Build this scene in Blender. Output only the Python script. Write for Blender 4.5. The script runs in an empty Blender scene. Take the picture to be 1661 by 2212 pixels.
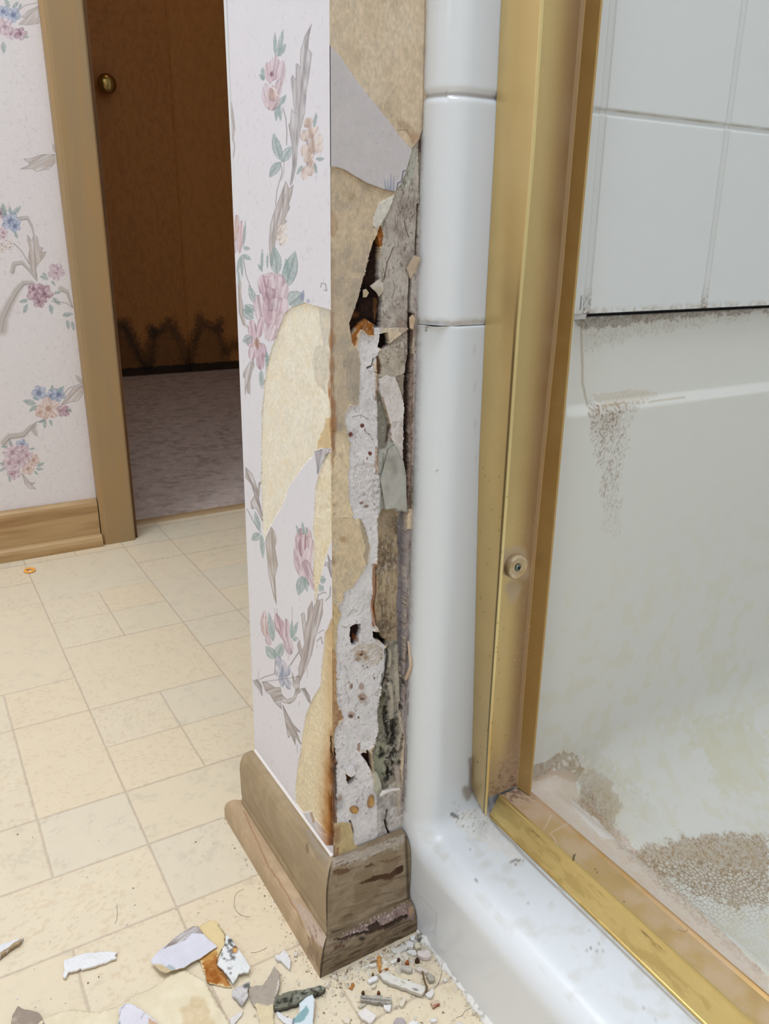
import bpy, bmesh, math, random
import numpy as np
from mathutils import Matrix, Vector
from mathutils.geometry import delaunay_2d_cdt

scene = bpy.context.scene
COL = scene.collection
S = 0.5                       # metres per unit used below (the camera stands one unit above the floor)

# ------------------------------------------------------------------ camera
F = 1737.42
RM = np.array([[0.8595432510394786, -0.5109477574581558, 0.010853052149765181],
               [-0.15499033274546392, -0.28085142337940483, -0.947153881236419],
               [0.48699424672980923, 0.8124376081486159, -0.32059590845458685]])
CX, CY = 830.5, 1106.0
EYE = np.array([0.0, 0.0, 1.0])
cam_data = bpy.data.cameras.new('camera')
cam_data.sensor_fit = 'HORIZONTAL'
cam_data.sensor_width = 36.0
cam_data.lens = F / 1661.0 * 36.0
cam_data.clip_start = 0.01
cam = bpy.data.objects.new('camera', cam_data)
COL.objects.link(cam)
m = Matrix.Identity(4)
for i in range(3):
    m[i][0], m[i][1], m[i][2] = RM[0][i], -RM[1][i], -RM[2][i]
    m[i][3] = EYE[i] * S
cam.matrix_world = m
scene.camera = cam

# ------------------------------------------------------------------ light
world = bpy.data.worlds.new('world'); scene.world = world
world.use_nodes = True
world.node_tree.nodes['Background'].inputs[0].default_value = (0.75, 0.85, 1.0, 1)
world.node_tree.nodes['Background'].inputs[1].default_value = 0.6

def area_light(name, loc, target, sx, sy, power, color):
    d = bpy.data.lights.new(name, 'AREA')
    d.shape = 'RECTANGLE'; d.size = sx * S; d.size_y = sy * S
    d.energy = power; d.color = color
    o = bpy.data.objects.new(name, d); COL.objects.link(o)
    o.location = [c * S for c in loc]
    v = Vector([t - l for t, l in zip(target, loc)])
    o.rotation_euler = v.to_track_quat('-Z', 'Y').to_euler()
    return o

area_light('window_daylight', (-2.36, -0.95, 3.0), (0.2, 0.2, 1.6), 1.1, 1.9, 4.6, (0.62, 0.83, 1.0))
area_light('overhead_fill', (0.1, -0.3, 4.7), (0.1, -0.3, 0), 1.2, 1.2, 14.5, (0.90, 0.95, 1.0))  # unseen overhead light added to brighten the curb top and near surfaces
def globe_lamp(name, loc, radius, power, color):
    d = bpy.data.lights.new(name, 'POINT'); d.energy = power; d.color = color; d.shadow_soft_size = radius * S
    o = bpy.data.objects.new(name, d); COL.objects.link(o); o.location = [c * S for c in loc]
globe_lamp('bathroom_lamp', (-0.33, 1.8, 3.9), 0.28, 27.5, (0.88, 0.94, 1.0))
globe_lamp('hall_fill', (1.9, 4.6, 4.4), 0.2, 2.3, (1.0, 0.82, 0.62))  # unseen fill light added to lift the dark hall

vs = scene.view_settings
scene.display_settings.display_device = 'sRGB'
vs.view_transform = 'Standard'; vs.look = 'None'; vs.gamma = 1.0; vs.use_curve_mapping = False
vs.exposure = 0.0
scene.cycles.max_bounces = 8
scene.cycles.diffuse_bounces = 5
scene.cycles.use_denoising = True
scene.cycles.caustics_reflective = False
scene.cycles.caustics_refractive = False

# ------------------------------------------------------------------ helpers
rng = random.Random(7)

def lin(c):
    c = np.asarray(c, float) / 255.0
    return np.where(c <= 0.04045, c / 12.92, ((c + 0.055) / 1.055) ** 2.4)

def ray(x, y):
    return RM.T @ np.array([(x - CX) / F, (y - CY) / F, 1.0])
def on_z(x, y, z=0.0):
    d = ray(x, y); return EYE + d * ((z - 1.0) / d[2])
def on_y(x, y, Y):
    d = ray(x, y); return EYE + d * (Y / d[1])
def on_x(x, y, X):
    d = ray(x, y); return EYE + d * (X / d[0])
def project(P):
    v = (np.asarray(P, float) - EYE) @ RM.T
    z = np.maximum(v[..., 2], 1e-3)
    return F * v[..., 0] / z + CX, F * v[..., 1] / z + CY

def sstep(a, b, x):
    t = np.clip((x - a) / (b - a + 1e-12), 0, 1); return t * t * (3 - 2 * t)

def vnoise(P, freq, seed=0):
    p = np.asarray(P, float) * np.asarray(freq, float) + seed * 17.31
    i = np.floor(p).astype(np.int64); f = p - i; f = f * f * (3 - 2 * f)
    def hsh(a, b, c):
        h = (a * 374761393 + b * 668265263 + c * 1440662683 + seed * 97531) & 0xffffffff
        h = ((h ^ (h >> 13)) * 1274126177) & 0xffffffff
        return ((h ^ (h >> 16)) & 0xffff) / 65535.0
    out = 0
    for dx in (0, 1):
        wx = f[..., 0] if dx else 1 - f[..., 0]
        for dy in (0, 1):
            wy = f[..., 1] if dy else 1 - f[..., 1]
            for dz in (0, 1):
                wz = f[..., 2] if dz else 1 - f[..., 2]
                out = out + wx * wy * wz * hsh(i[..., 0] + dx, i[..., 1] + dy, i[..., 2] + dz)
    return out

def fbm(P, freq, seed=0, octv=3):
    out = 0; a = 0.5; tot = 0
    fr = np.asarray(freq, float)
    for k in range(octv):
        out = out + a * vnoise(P, fr * 2 ** k, seed + k); tot += a; a *= 0.55
    return out / tot

class Paint:
    """colour, height and layer id for a set of surface points"""
    def __init__(s, P, base, seed=1, var=0.04):
        s.P = np.asarray(P, float).reshape(-1, 3)
        s.px, s.py = project(s.P)
        n = len(s.P)
        s.col = np.tile(lin(base), (n, 1))
        s.h = np.zeros(n); s.lay = np.zeros(n, int); s.aux = np.zeros(n)
        s.na = fbm(s.P, 70, seed, 2) - 0.5; s.nb = fbm(s.P, 70, seed + 5, 2) - 0.5
        s.fa = fbm(s.P, 330, seed + 9, 2) - 0.5; s.fb = fbm(s.P, 330, seed + 14, 2) - 0.5
        s.m1 = fbm(s.P, 45, seed + 21, 4); s.m2 = fbm(s.P, 190, seed + 31, 3)
        s.grain = vnoise(s.P, 900, seed + 41) - 0.5
        s.col *= (1 + var * (s.m1 - 0.5) * 2 + var * s.grain)[:, None]
    def mask(s, pts, jit=0.0, fine=0.0):
        pts = np.asarray(pts, float); j = abs(jit) + abs(fine) + 1
        x0, y0 = pts.min(0) - j; x1, y1 = pts.max(0) + j
        idx = np.nonzero((s.px > x0) & (s.px < x1) & (s.py > y0) & (s.py < y1))[0]
        if not len(idx): return idx
        x = s.px[idx] + 2 * jit * s.na[idx] + 2 * fine * s.fa[idx]
        y = s.py[idx] + 2 * jit * s.nb[idx] + 2 * fine * s.fb[idx]
        ins = np.zeros(len(idx), bool); n = len(pts)
        for k in range(n):
            ax, ay = pts[k]; bx, by = pts[(k + 1) % n]
            if ay == by: continue
            c = (ay > y) != (by > y)
            ins ^= c & (x < (bx - ax) * (y - ay) / (by - ay) + ax)
        return idx[ins]
    def tint(s, idx, col, a=1.0):
        if not len(idx): return
        a = np.broadcast_to(np.asarray(a, float), (len(idx),))[:, None]
        s.col[idx] = s.col[idx] * (1 - a) + lin(col) * a
    def poly(s, pts, col=None, jit=0, fine=0, h=None, lay=None, var=0.10, a=1.0, rough=0.0, col2=None, f2=0.5):
        idx = s.mask(pts, jit, fine)
        if not len(idx): return idx
        if col is not None:
            s.tint(idx, col, a)
            if col2 is not None:
                w = np.clip((s.m1[idx] - 0.5) * 3.2 + (s.m2[idx] - 0.5) * 2.2 + f2, 0, 1)
                s.tint(idx, col2, w * a)
            s.col[idx] *= (1 + var * 2 * (s.m2[idx] - 0.5) + var * s.grain[idx])[:, None]
        if h is not None: s.h[idx] = h + rough * (s.m2[idx] - 0.5) + rough * 0.5 * (s.m1[idx] - 0.5)
        if lay is not None: s.lay[idx] = lay
        return idx
    def blob(s, cx, cy, rx, ry, col, a=1.0, ang=0, jit=0, hard=0.5, only=None):
        R_ = max(rx, ry) * 1.6 + jit
        idx = np.nonzero((abs(s.px - cx) < R_) & (abs(s.py - cy) < R_))[0]
        if only is not None: idx = idx[np.isin(s.lay[idx], only)]
        if not len(idx): return idx
        x = s.px[idx] - cx + 2 * jit * s.na[idx]; y = s.py[idx] - cy + 2 * jit * s.nb[idx]
        c, n = math.cos(math.radians(ang)), math.sin(math.radians(ang))
        d = np.hypot((x * c + y * n) / rx, (-x * n + y * c) / ry)
        w = 1 - sstep(hard, 1.0 + (1 - hard) * 0.5, d)
        s.tint(idx, col, w * a); return idx[w > 0.5]
    def line(s, pts, w, col, a=1.0, w2=None, jit=0, soft=1.0, only=None, h=None):
        pts = np.asarray(pts, float); W = max(w, w2 or w)
        x0, y0 = pts.min(0) - W * 2 - jit - 2; x1, y1 = pts.max(0) + W * 2 + jit + 2
        idx = np.nonzero((s.px > x0) & (s.px < x1) & (s.py > y0) & (s.py < y1))[0]
        if only is not None: idx = idx[np.isin(s.lay[idx], only)]
        if not len(idx): return
        x = s.px[idx] + 2 * jit * s.na[idx]; y = s.py[idx] + 2 * jit * s.nb[idx]
        best = np.full(len(idx), 1e9); N = len(pts) - 1
        for k in range(N):
            ax, ay = pts[k]; bx, by = pts[k + 1]
            dx, dy = bx - ax, by - ay; L = dx * dx + dy * dy + 1e-9
            t = np.clip(((x - ax) * dx + (y - ay) * dy) / L, 0, 1)
            ww = w if w2 is None else w + (w2 - w) * (k + t) / N
            best = np.minimum(best, np.hypot(x - ax - t * dx, y - ay - t * dy) / np.maximum(ww, 0.3))
        al = 1 - sstep(0.5 - 0.25 * soft, 0.5 + 0.5 * soft, best)
        s.tint(idx, col, al * a)
        if h is not None: s.h[idx] = s.h[idx] * (1 - al) + h * al
    # --- printed motifs -------------------------------------------------
    def lens(s, a, b, w, col, dark=None, vein=True):
        a = np.array(a, float); b = np.array(b, float); d = b - a; L = np.hypot(*d); d /= L; n = np.array([-d[1], d[0]])
        idx = np.nonzero((abs(s.px - (a[0] + b[0]) / 2) < L) & (abs(s.py - (a[1] + b[1]) / 2) < L))[0]
        if not len(idx): return
        u = ((s.px[idx] - a[0]) * d[0] + (s.py[idx] - a[1]) * d[1]) / L
        v = ((s.px[idx] - a[0]) * n[0] + (s.py[idx] - a[1]) * n[1]) / (w / 2)
        prof = np.where((u > 0) & (u < 1), np.sin(np.pi * np.clip(u, 0, 1) ** 0.8) ** 0.8, 0)
        r = np.abs(v) / np.maximum(prof, 1e-3)
        ok = (prof > 0) & (r < 1)
        k = idx[ok]; rr = r[ok]; vv = v[ok]
        dark = dark or tuple(x * 0.68 for x in col)
        s.tint(k, col, 0.72 - 0.35 * np.clip(s.fa[k] * 3 + 0.3, 0, 1))
        s.tint(k, dark, np.clip(sstep(0.72, 1.0, rr) * 0.5 + (vv > 0) * 0.22 * (1 - rr), 0, 1))
        if vein: s.line([a, a + d * L * 0.8], max(w * 0.07, 0.8), dark, 0.45)
    def petal(s, cx, cy, rx, ry, col, ang=0, dark=None, light=(236, 224, 228)):
        dark = dark or tuple(x * 0.66 for x in col)
        R_ = max(rx, ry) * 1.25
        idx = np.nonzero((abs(s.px - cx) < R_) & (abs(s.py - cy) < R_))[0]
        if not len(idx): return
        c, n = math.cos(math.radians(ang)), math.sin(math.radians(ang))
        x = s.px[idx] - cx; y = s.py[idx] - cy
        u = (x * c + y * n) / rx; v = (-x * n + y * c) / ry
        w_ = (0.78 + 0.22 * np.clip(1 - v * v, 0, 1)) if ry > rx * 1.4 else 1.0
        d = np.hypot(u / w_, v) + 0.28 * s.na[idx] + 0.10 * s.fa[idx]
        ok = d < 1; k = idx[ok]; dd = d[ok]
        if not len(k): return
        ax_ = (u if ry >= rx else v)[ok]; al_ = (v if ry >= rx else u)[ok]
        st = vnoise(np.stack([ax_ * 4.5 + cx, al_ * 0.9 + cy, 0 * al_], -1), 1.0, 3)
        soft = 1 - sstep(0.86, 1.0, dd) * 0.6
        s.tint(k, col, 0.74 * soft)
        s.tint(k, light, np.clip((st - 0.5) * 1.5 + 0.30 * sstep(0.3, -0.8, v[ok]), 0, 0.7) * (dd < 0.92))
        s.tint(k, dark, np.clip((0.42 - st) * 1.2 + 0.30 * sstep(0.2, 1.0, v[ok]) + sstep(0.84, 0.97, dd) * 0.32 * (s.m2[k] > 0.42), 0, 0.65))
    def feather(s, pts, base, dark=(118, 112, 112), light=(226, 222, 224), spine=None):
        k = s.mask(pts, 0, 0.6)
        if not len(k): return
        s.tint(k, base, 0.85)
        pts = np.asarray(pts, float)
        if spine is None: spine = [pts[0], pts[len(pts) // 2]]
        spine = np.asarray(spine, float)
        d = spine[-1] - spine[0]; d /= np.hypot(*d); n = np.array([-d[1], d[0]])
        w = (s.px[k] * n[0] + s.py[k] * n[1]); l_ = (s.px[k] * d[0] + s.py[k] * d[1])
        st = vnoise(np.stack([w * 0.32 + l_ * 0.03, l_ * 0.035, 0 * w], -1), 1.0, 5)
        s.tint(k, light, np.clip((st - 0.45) * 1.9, 0, 0.75)); s.tint(k, dark, np.clip((0.36 - st) * 2.0, 0, 0.6))
        s.line(spine, 2.0, dark, 0.4)
        s.line(list(pts) + [pts[0]], 1.3, dark, 0.5)

def fit_mesh(o, P, origin):
    o.location = [c * S for c in origin]

def new_obj(name, me, mats, parent=None, origin=None):
    o = bpy.data.objects.new(name, me); COL.objects.link(o)
    for mt in (mats if isinstance(mats, (list, tuple)) else [mats]):
        me.materials.append(mt)
    if parent is not None:
        o.parent = parent
    return o

def origin_of(o):
    v = Vector((0, 0, 0))
    while o is not None: v += o.location; o = o.parent
    return v

def raw_mesh(name, V, Fc, mats, parent=None, colors=None, aux=None, smooth=True, base=None, mat_idx=None):
    """V in units; the mesh origin goes to `base` (units), else the parent's own origin or the foot of the mesh"""
    V = np.asarray(V, float) * S
    if parent is not None: off = np.array(origin_of(parent)); loc = None
    else:
        lo, hi = V.min(0), V.max(0)
        off = np.array([(lo[0] + hi[0]) / 2, (lo[1] + hi[1]) / 2, lo[2]]) if base is None else np.array(base) * S
        loc = off
    V = V - off
    me = bpy.data.meshes.new(name)
    if isinstance(Fc, np.ndarray):
        n, k = Fc.shape
        me.vertices.add(len(V)); me.vertices.foreach_set('co', V.ravel())
        me.loops.add(n * k); me.loops.foreach_set('vertex_index', Fc.ravel().astype(np.int32))
        me.polygons.add(n); me.polygons.foreach_set('loop_start', np.arange(0, n * k, k, dtype=np.int32))
        me.update(calc_edges=True); me.validate()
    else:
        me.from_pydata([tuple(v) for v in V], [], [tuple(f) for f in Fc]); me.update()
    if colors is not None:
        at = me.attributes.new('Col', 'FLOAT_COLOR', 'POINT')
        c = np.ones((len(V), 4)); c[:, :3] = np.clip(colors, 0, 1); at.data.foreach_set('color', c.ravel())
    if aux is not None:
        at = me.attributes.new('Aux', 'FLOAT', 'POINT'); at.data.foreach_set('value', np.asarray(aux, float))
    me.polygons.foreach_set('use_smooth', np.full(len(me.polygons), smooth))
    if mat_idx is not None: me.polygons.foreach_set('material_index', np.asarray(mat_idx, np.int32))
    o = new_obj(name, me, mats, parent)
    if loc is not None: o.location = loc
    return o

def grid_faces(n, m):
    a = np.arange(n * m).reshape(n, m)
    return np.stack([a[:-1, :-1], a[1:, :-1], a[1:, 1:], a[:-1, 1:]], -1).reshape(-1, 4)

def sub_mesh(V, Fc, keep):
    f = Fc[keep]; u, inv = np.unique(f, return_inverse=True)
    return u, inv.reshape(f.shape)

def prop(o, label=None, cat=None, group=None, kind=None):
    if label: o['label'] = label
    if cat: o['category'] = cat
    if group: o['group'] = group
    if kind: o['kind'] = kind
    return o

def empty(name, loc, **kw):
    o = bpy.data.objects.new(name, None); COL.objects.link(o)
    o.empty_display_size = 0.02
    o.location = [c * S for c in loc]
    return prop(o, **kw)

def box(name, lo, hi, mat, parent=None, bevel=0.0, kind=None, base=None):
    bm = bmesh.new()
    bmesh.ops.create_cube(bm, size=1.0)
    lo = np.array(lo, float); hi = np.array(hi, float)
    c = (lo + hi) / 2; d = hi - lo
    for v in bm.verts: v.co = Vector(c + np.array(v.co) * d)
    if bevel > 0: bmesh.ops.bevel(bm, geom=list(bm.edges), offset=bevel, segments=2, affect='EDGES', profile=0.5)
    V = np.array([v.co[:] for v in bm.verts]); Fc = [[v.index for v in f.verts] for f in bm.faces]
    bm.verts.index_update(); bm.free()
    o = raw_mesh(name, V, Fc, mat, parent, smooth=False, base=base)
    if kind: o['kind'] = kind
    return o

def join_boxes(name, boxes, mat, parent=None, kind=None, bevel=0.0):
    V = []; Fc = []
    for lo, hi in boxes:
        b = len(V)
        for x in (lo[0], hi[0]):
            for y in (lo[1], hi[1]):
                for z in (lo[2], hi[2]): V.append((x, y, z))
        for q in ((0, 1, 3, 2), (4, 6, 7, 5), (0, 4, 5, 1), (2, 3, 7, 6), (0, 2, 6, 4), (1, 5, 7, 3)):
            Fc.append([b + i for i in q])
    o = raw_mesh(name, V, Fc, mat, parent, smooth=False)
    if kind: o['kind'] = kind
    return o

# ------------------------------------------------------------------ materials
def material(name):
    mt = bpy.data.materials.new(name); mt.use_nodes = True
    nt = mt.node_tree; b = nt.nodes['Principled BSDF']
    return mt, nt, b

def bump(nt, b, scale, strength, dist=0.001, detail=4.0, stretch=None):
    tc = nt.nodes.new('ShaderNodeNewGeometry'); mp = nt.nodes.new('ShaderNodeMapping')
    if stretch: mp.inputs['Scale'].default_value = stretch
    nt.links.new(tc.outputs['Position'], mp.inputs['Vector'])
    n = nt.nodes.new('ShaderNodeTexNoise'); n.inputs['Scale'].default_value = scale; n.inputs['Detail'].default_value = detail
    nt.links.new(mp.outputs[0], n.inputs['Vector'])
    bp = nt.nodes.new('ShaderNodeBump'); bp.inputs['Strength'].default_value = strength; bp.inputs['Distance'].default_value = dist
    nt.links.new(n.outputs['Fac'], bp.inputs['Height']); nt.links.new(bp.outputs[0], b.inputs['Normal'])

def painted(name, rough=0.8, spec=0.3, bscale=0, bstr=0.0, bdist=0.0005, metal=False, coat=0.0, rough_dirt=0.75):
    """base colour from the surface's own colour field; for metal, Aux says how much dust covers it"""
    mt, nt, b = material(name)
    a = nt.nodes.new('ShaderNodeAttribute'); a.attribute_name = 'Col'
    nt.links.new(a.outputs['Color'], b.inputs['Base Color'])
    b.inputs['Roughness'].default_value = rough; b.inputs['Specular IOR Level'].default_value = spec
    b.inputs['Coat Weight'].default_value = coat
    if metal:
        x = nt.nodes.new('ShaderNodeAttribute'); x.attribute_name = 'Aux'
        r = nt.nodes.new('ShaderNodeMapRange'); r.inputs[3].default_value = 1.0; r.inputs[4].default_value = 0.0
        nt.links.new(x.outputs['Fac'], r.inputs[0]); nt.links.new(r.outputs[0], b.inputs['Metallic'])
        q = nt.nodes.new('ShaderNodeMapRange'); q.inputs[3].default_value = rough; q.inputs[4].default_value = rough_dirt
        nt.links.new(x.outputs['Fac'], q.inputs[0]); nt.links.new(q.outputs[0], b.inputs['Roughness'])
    elif rough_dirt != 0.75:
        x = nt.nodes.new('ShaderNodeAttribute'); x.attribute_name = 'Aux'
        q = nt.nodes.new('ShaderNodeMapRange'); q.inputs[3].default_value = rough; q.inputs[4].default_value = rough_dirt
        nt.links.new(x.outputs['Fac'], q.inputs[0]); nt.links.new(q.outputs[0], b.inputs['Roughness'])
    if bstr: bump(nt, b, bscale, bstr, bdist)
    return mt

def plain(name, col, rough=0.7, spec=0.3, metal=0.0, var=0.0, vscale=20.0, bscale=0, bstr=0, bdist=0.0005, col2=None, stretch=None, ramp=(0.35, 0.7)):
    mt, nt, b = material(name)
    c = lin(col)
    b.inputs['Base Color'].default_value = (*c, 1)
    b.inputs['Roughness'].default_value = rough; b.inputs['Specular IOR Level'].default_value = spec; b.inputs['Metallic'].default_value = metal
    if var or col2 is not None:
        g = nt.nodes.new('ShaderNodeNewGeometry'); mp = nt.nodes.new('ShaderNodeMapping')
        if stretch: mp.inputs['Scale'].default_value = stretch
        nt.links.new(g.outputs['Position'], mp.inputs['Vector'])
        n = nt.nodes.new('ShaderNodeTexNoise'); n.inputs['Scale'].default_value = vscale; n.inputs['Detail'].default_value = 6
        nt.links.new(mp.outputs[0], n.inputs['Vector'])
        r = nt.nodes.new('ShaderNodeValToRGB')
        r.color_ramp.elements[0].position, r.color_ramp.elements[1].position = ramp
        d = lin(col2) if col2 is not None else c * (1 - var)
        r.color_ramp.elements[0].color = (*c, 1); r.color_ramp.elements[1].color = (*d, 1)
        nt.links.new(n.outputs['Fac'], r.inputs[0]); nt.links.new(r.outputs[0], b.inputs['Base Color'])
    if bstr: bump(nt, b, bscale, bstr, bdist, stretch=stretch)
    return mt

M = {}
M['paper'] = painted('printed_paper', 0.62, 0.25, 900, 0.12)
M['tan_paper'] = painted('torn_paper_backing', 0.9, 0.1, 1400, 0.35)
M['gypsum'] = painted('crumbly_gypsum', 0.95, 0.08, 1600, 0.25)
M['rot'] = painted('rotten_board', 0.95, 0.08, 1300, 0.3)
M['wood_paint'] = painted('worn_stained_wood', 0.45, 0.35, 600, 0.12)
M['wood_rough'] = painted('weathered_wood', 0.75, 0.25, 900, 0.35)
M['acrylic'] = painted('white_acrylic', 0.16, 0.5, 700, 0.06, 0.0004, rough_dirt=0.8)
M['tile'] = painted('glazed_tile', 0.12, 0.5)
M['brass'] = painted('brushed_brass', 0.25, 0.5, metal=True, rough_dirt=0.7)
M['vinyl'] = painted('vinyl_floor', 0.32, 0.5, 300, 0.08, 0.0004)
M['white_wall'] = plain('painted_plaster', (226, 226, 226), 0.9)
M['ceiling'] = plain('ceiling_paint', (238, 238, 238), 0.95)
M['hall'] = plain('hall_paint', (176, 150, 116), 0.95)
M['casing'] = plain('casing_wood', (160, 134, 98), 0.4, 0.35, col2=(172, 136, 90), vscale=6, stretch=(6, 6, 0.7), ramp=(0.45, 0.75))
M['casing_edge'] = plain('casing_edge_wood', (120, 82, 48), 0.5, 0.3, var=0.4, vscale=8, stretch=(4, 4, 0.5))
M['far_board'] = plain('amber_wood', (186, 154, 110), 0.4, 0.35, col2=(156, 118, 76), vscale=5, stretch=(1.2, 6, 16), ramp=(0.4, 0.68))
M['knob'] = plain('antique_brass', (170, 140, 80), 0.22, 0.5, metal=1.0)
M['caulk'] = painted('old_caulk', 0.8, 0.2, 900, 0.4)
M['screw'] = plain('screw_steel', (120, 138, 134), 0.35, 0.5, metal=0.8)
M['black'] = plain('dark_void', (22, 18, 16), 0.95, 0.05)
M['hair'] = plain('brown_hair', (84, 64, 50), 0.5)
M['orange'] = plain('orange_rubber', (248, 176, 84), 0.5)
M['bumper'] = painted('clear_bumper', 0.35, 0.4)
M['sticker'] = plain('clear_film', (226, 228, 230), 0.25, 0.5)
M['sticker'].node_tree.nodes['Principled BSDF'].inputs['Alpha'].default_value = 0.03
M['ink'] = plain('faint_white_print', (226, 228, 230), 0.5)

# ------------------------------------------------------------------ floor: sheet vinyl printed with squares and blocks
X0, PX, Y0, PY = 0.0825, 0.1571, 0.861, 0.1616
xs = np.concatenate([[-2.4, -1.2, -0.5], np.arange(-0.12, 0.72, 0.0017), np.arange(0.72, 1.15, 0.012), [1.6, 2.4]])
ys = [-3.0, -1.5, -0.5, 0.2]; y = 0.42
while y < 2.86: ys.append(y); y += 0.0016 * max(1.0, y / 0.9) ** 1.3
ys.append(2.86); ys = np.array(ys)
GX, GY = np.meshgrid(xs, ys, indexing='ij')
P = np.stack([GX, GY, np.zeros_like(GX)], -1)
p = Paint(P, (228, 213, 186), 3, 0.04)
merge = {}
def block(i0, i1, j0, j1):
    for i in range(i0, i1 + 1):
        for j in range(j0, j1 + 1): merge[(i, j)] = i0 * 100 + j0 + 5000
block(1, 2, 5, 6); block(1, 2, 9, 10); block(1, 2, 0, 0); block(1, 2, 1, 1); block(1, 2, 2, 2)
block(0, 0, 3, 4); block(-1, 0, 6, 8); block(3, 3, 7, 8); block(-1, 0, 1, 1); block(3, 4, 4, 5)
block(-2, -1, 3, 4); block(-1, 0, 11, 11)
fi = (p.P[:, 0] - X0) / PX; fj = (p.P[:, 1] - Y0) / PY
ii = np.floor(fi).astype(int); jj = np.floor(fj).astype(int)
tab = np.zeros((60, 80), int)
for a in range(60):
    for b in range(80): tab[a, b] = merge.get((a - 30, b - 40), (a - 30) * 37 + (b - 40) * 1013)
cid = lambda a, b: tab[np.clip(a + 30, 0, 59), np.clip(b + 40, 0, 79)]
me_id = cid(ii, jj)
h1 = np.abs(np.sin(me_id * 12.9898) * 43758.5453) % 1; h2 = np.abs(np.sin(me_id * 78.233) * 12543.123) % 1
allp = np.arange(len(p.P))
ang = h1 * 3.0
ca_, sa_ = np.cos(ang), np.sin(ang)
Q = np.stack([p.P[:, 0] * ca_ + p.P[:, 1] * sa_, -p.P[:, 0] * sa_ + p.P[:, 1] * ca_, h2], -1)
n1 = fbm(Q, (30, 48, 1), 61, 4); n2 = fbm(Q, (130, 190, 1), 71, 3)
p.tint(allp, (216, 208, 190), np.clip((h2 - 0.5) * 0.9, 0, 0.4))
p.tint(allp, (232, 210, 172), np.clip((h1 - 0.5) * 0.8, 0, 0.3))
p.tint(allp, (190, 180, 160), np.clip((n1 - 0.52) * 3, 0, 0.36) * np.clip((n2 - 0.40) * 4, 0, 1) * (0.35 + 0.6 * (h2 > 0.5)))
p.tint(allp, (204, 174, 136), np.clip((n2 - 0.6) * 5, 0, 0.28) * (h2 < 0.6))
ri = np.round(fi).astype(int); rj = np.round(fj).astype(int)
wob = (p.na * 0.0012)
dv = np.abs(p.P[:, 0] - (X0 + ri * PX) + wob); dh = np.abs(p.P[:, 1] - (Y0 + rj * PY) + wob)
vd = cid(ri - 1, jj) != cid(ri, jj); hd = cid(ii, rj - 1) != cid(ii, rj)
g = np.maximum((1 - sstep(0.0008, 0.0030, dv)) * vd, (1 - sstep(0.0008, 0.0034, dh)) * hd)
p.tint(allp, (176, 156, 138), g * (0.3 + 0.45 * p.m2))
P[..., 2] -= (g * 0.0005).reshape(GX.shape)
# grime along the shoe moulding and specks
fl = raw_mesh('floor', P.reshape(-1, 3), grid_faces(*GX.shape), M['vinyl'], colors=p.col, base=(0, 0, 0))
fl['kind'] = 'structure'

# ------------------------------------------------------------------ far wall with flowered wallpaper
def cA(x, y): return (x / 2.966, y / 2.966)
def cB(x, y): return (x / 2.966, 650 + y / 2.966)
BL, BLd = (166, 174, 196), (116, 126, 158)
PK, PKd, MV, MVd = (206, 182, 190), (172, 138, 152), (182, 146, 158), (134, 98, 114)
PE, PEd = (214, 186, 172), (176, 138, 124)
GN, GNd = (150, 172, 168), (102, 128, 130)
GR, GRd = (186, 176, 170), (134, 124, 122)
xs = np.concatenate([[-2.4, -0.6], np.arange(0.13, 0.515, 0.0016), [0.56]])
zs = np.concatenate([[0.0, 0.1], np.arange(0.14, 1.72, 0.0017), [2.4, 4.8]])
GX, GZ = np.meshgrid(xs, zs, indexing='ij')
P = np.stack([GX, np.full_like(GX, 2.73), GZ], -1)
p = Paint(P, (229, 221, 221), 11, 0.02)
al = np.arange(len(p.P))
p.tint(al, (206, 196, 200), np.clip((p.m2 - 0.62) * 4, 0, 0.5))
def cluster(f, blue=(), pink=(), mauve=(), peach=(), leaves=()):
    for (x, y, r) in blue:
        for k in range(5):
            a = k * 72 + x; c = f(x + 0.55 * r * math.cos(math.radians(a)), y + 0.55 * r * math.sin(math.radians(a)))
            p.petal(c[0], c[1], r * 0.5 / 2.966 * 1.1, r * 0.42 / 2.966 * 1.1, BL, a, BLd, (206, 210, 226))
        c = f(x, y); p.blob(c[0], c[1], r * 0.14, r * 0.14, BLd, 0.8)
    for (lst, c0, c1) in ((peach, PE, PEd), (pink, PK, PKd), (mauve, MV, MVd)):
        for (x, y, r) in lst:
            for k in range(5):
                a = k * 72 + y; c = f(x + 0.5 * r * math.cos(math.radians(a)), y + 0.5 * r * math.sin(math.radians(a)))
                p.petal(c[0], c[1], r * 0.56 / 2.966, r * 0.46 / 2.966, c0, a, c1)
            c = f(x, y); p.petal(c[0], c[1], r * 0.34 / 2.966, r * 0.3 / 2.966, c0, 20, c1); p.blob(c[0], c[1], r * 0.1, r * 0.1, c1, 0.8)
    for (x0, y0, x1, y1) in leaves:
        L = math.hypot(x1 - x0, y1 - y0); p.lens(f(x0, y0), f(x1, y1), L * 0.42 / 2.966, GN, GNd)
def ribbon(f, pts, w0, w1, c=GR):
    p.line([f(*q) for q in pts], w0 / 2.966, c, 0.85, w1 / 2.966)
    p.line([f(q[0] + 3, q[1] + w0 * 0.45) for q in pts], 1.6, GRd, 0.6)
    p.line([f(*q) for q in pts], 1.2, (222, 216, 214), 0.5)
cluster(cA, blue=((20, 75, 40), (85, 95, 48)), pink=((30, 170, 55), (70, 215, 40)), mauve=((130, 215, 44),),
        leaves=((60, 50, 30, -10), (80, 50, 120, 10), (20, 270, 25, 345), (150, 240, 190, 235), (120, 60, 140, 20)))
p.line([cA(110, 75), cA(160, 35), cA(245, 15)], 1.5, GRd, 0.6)
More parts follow.
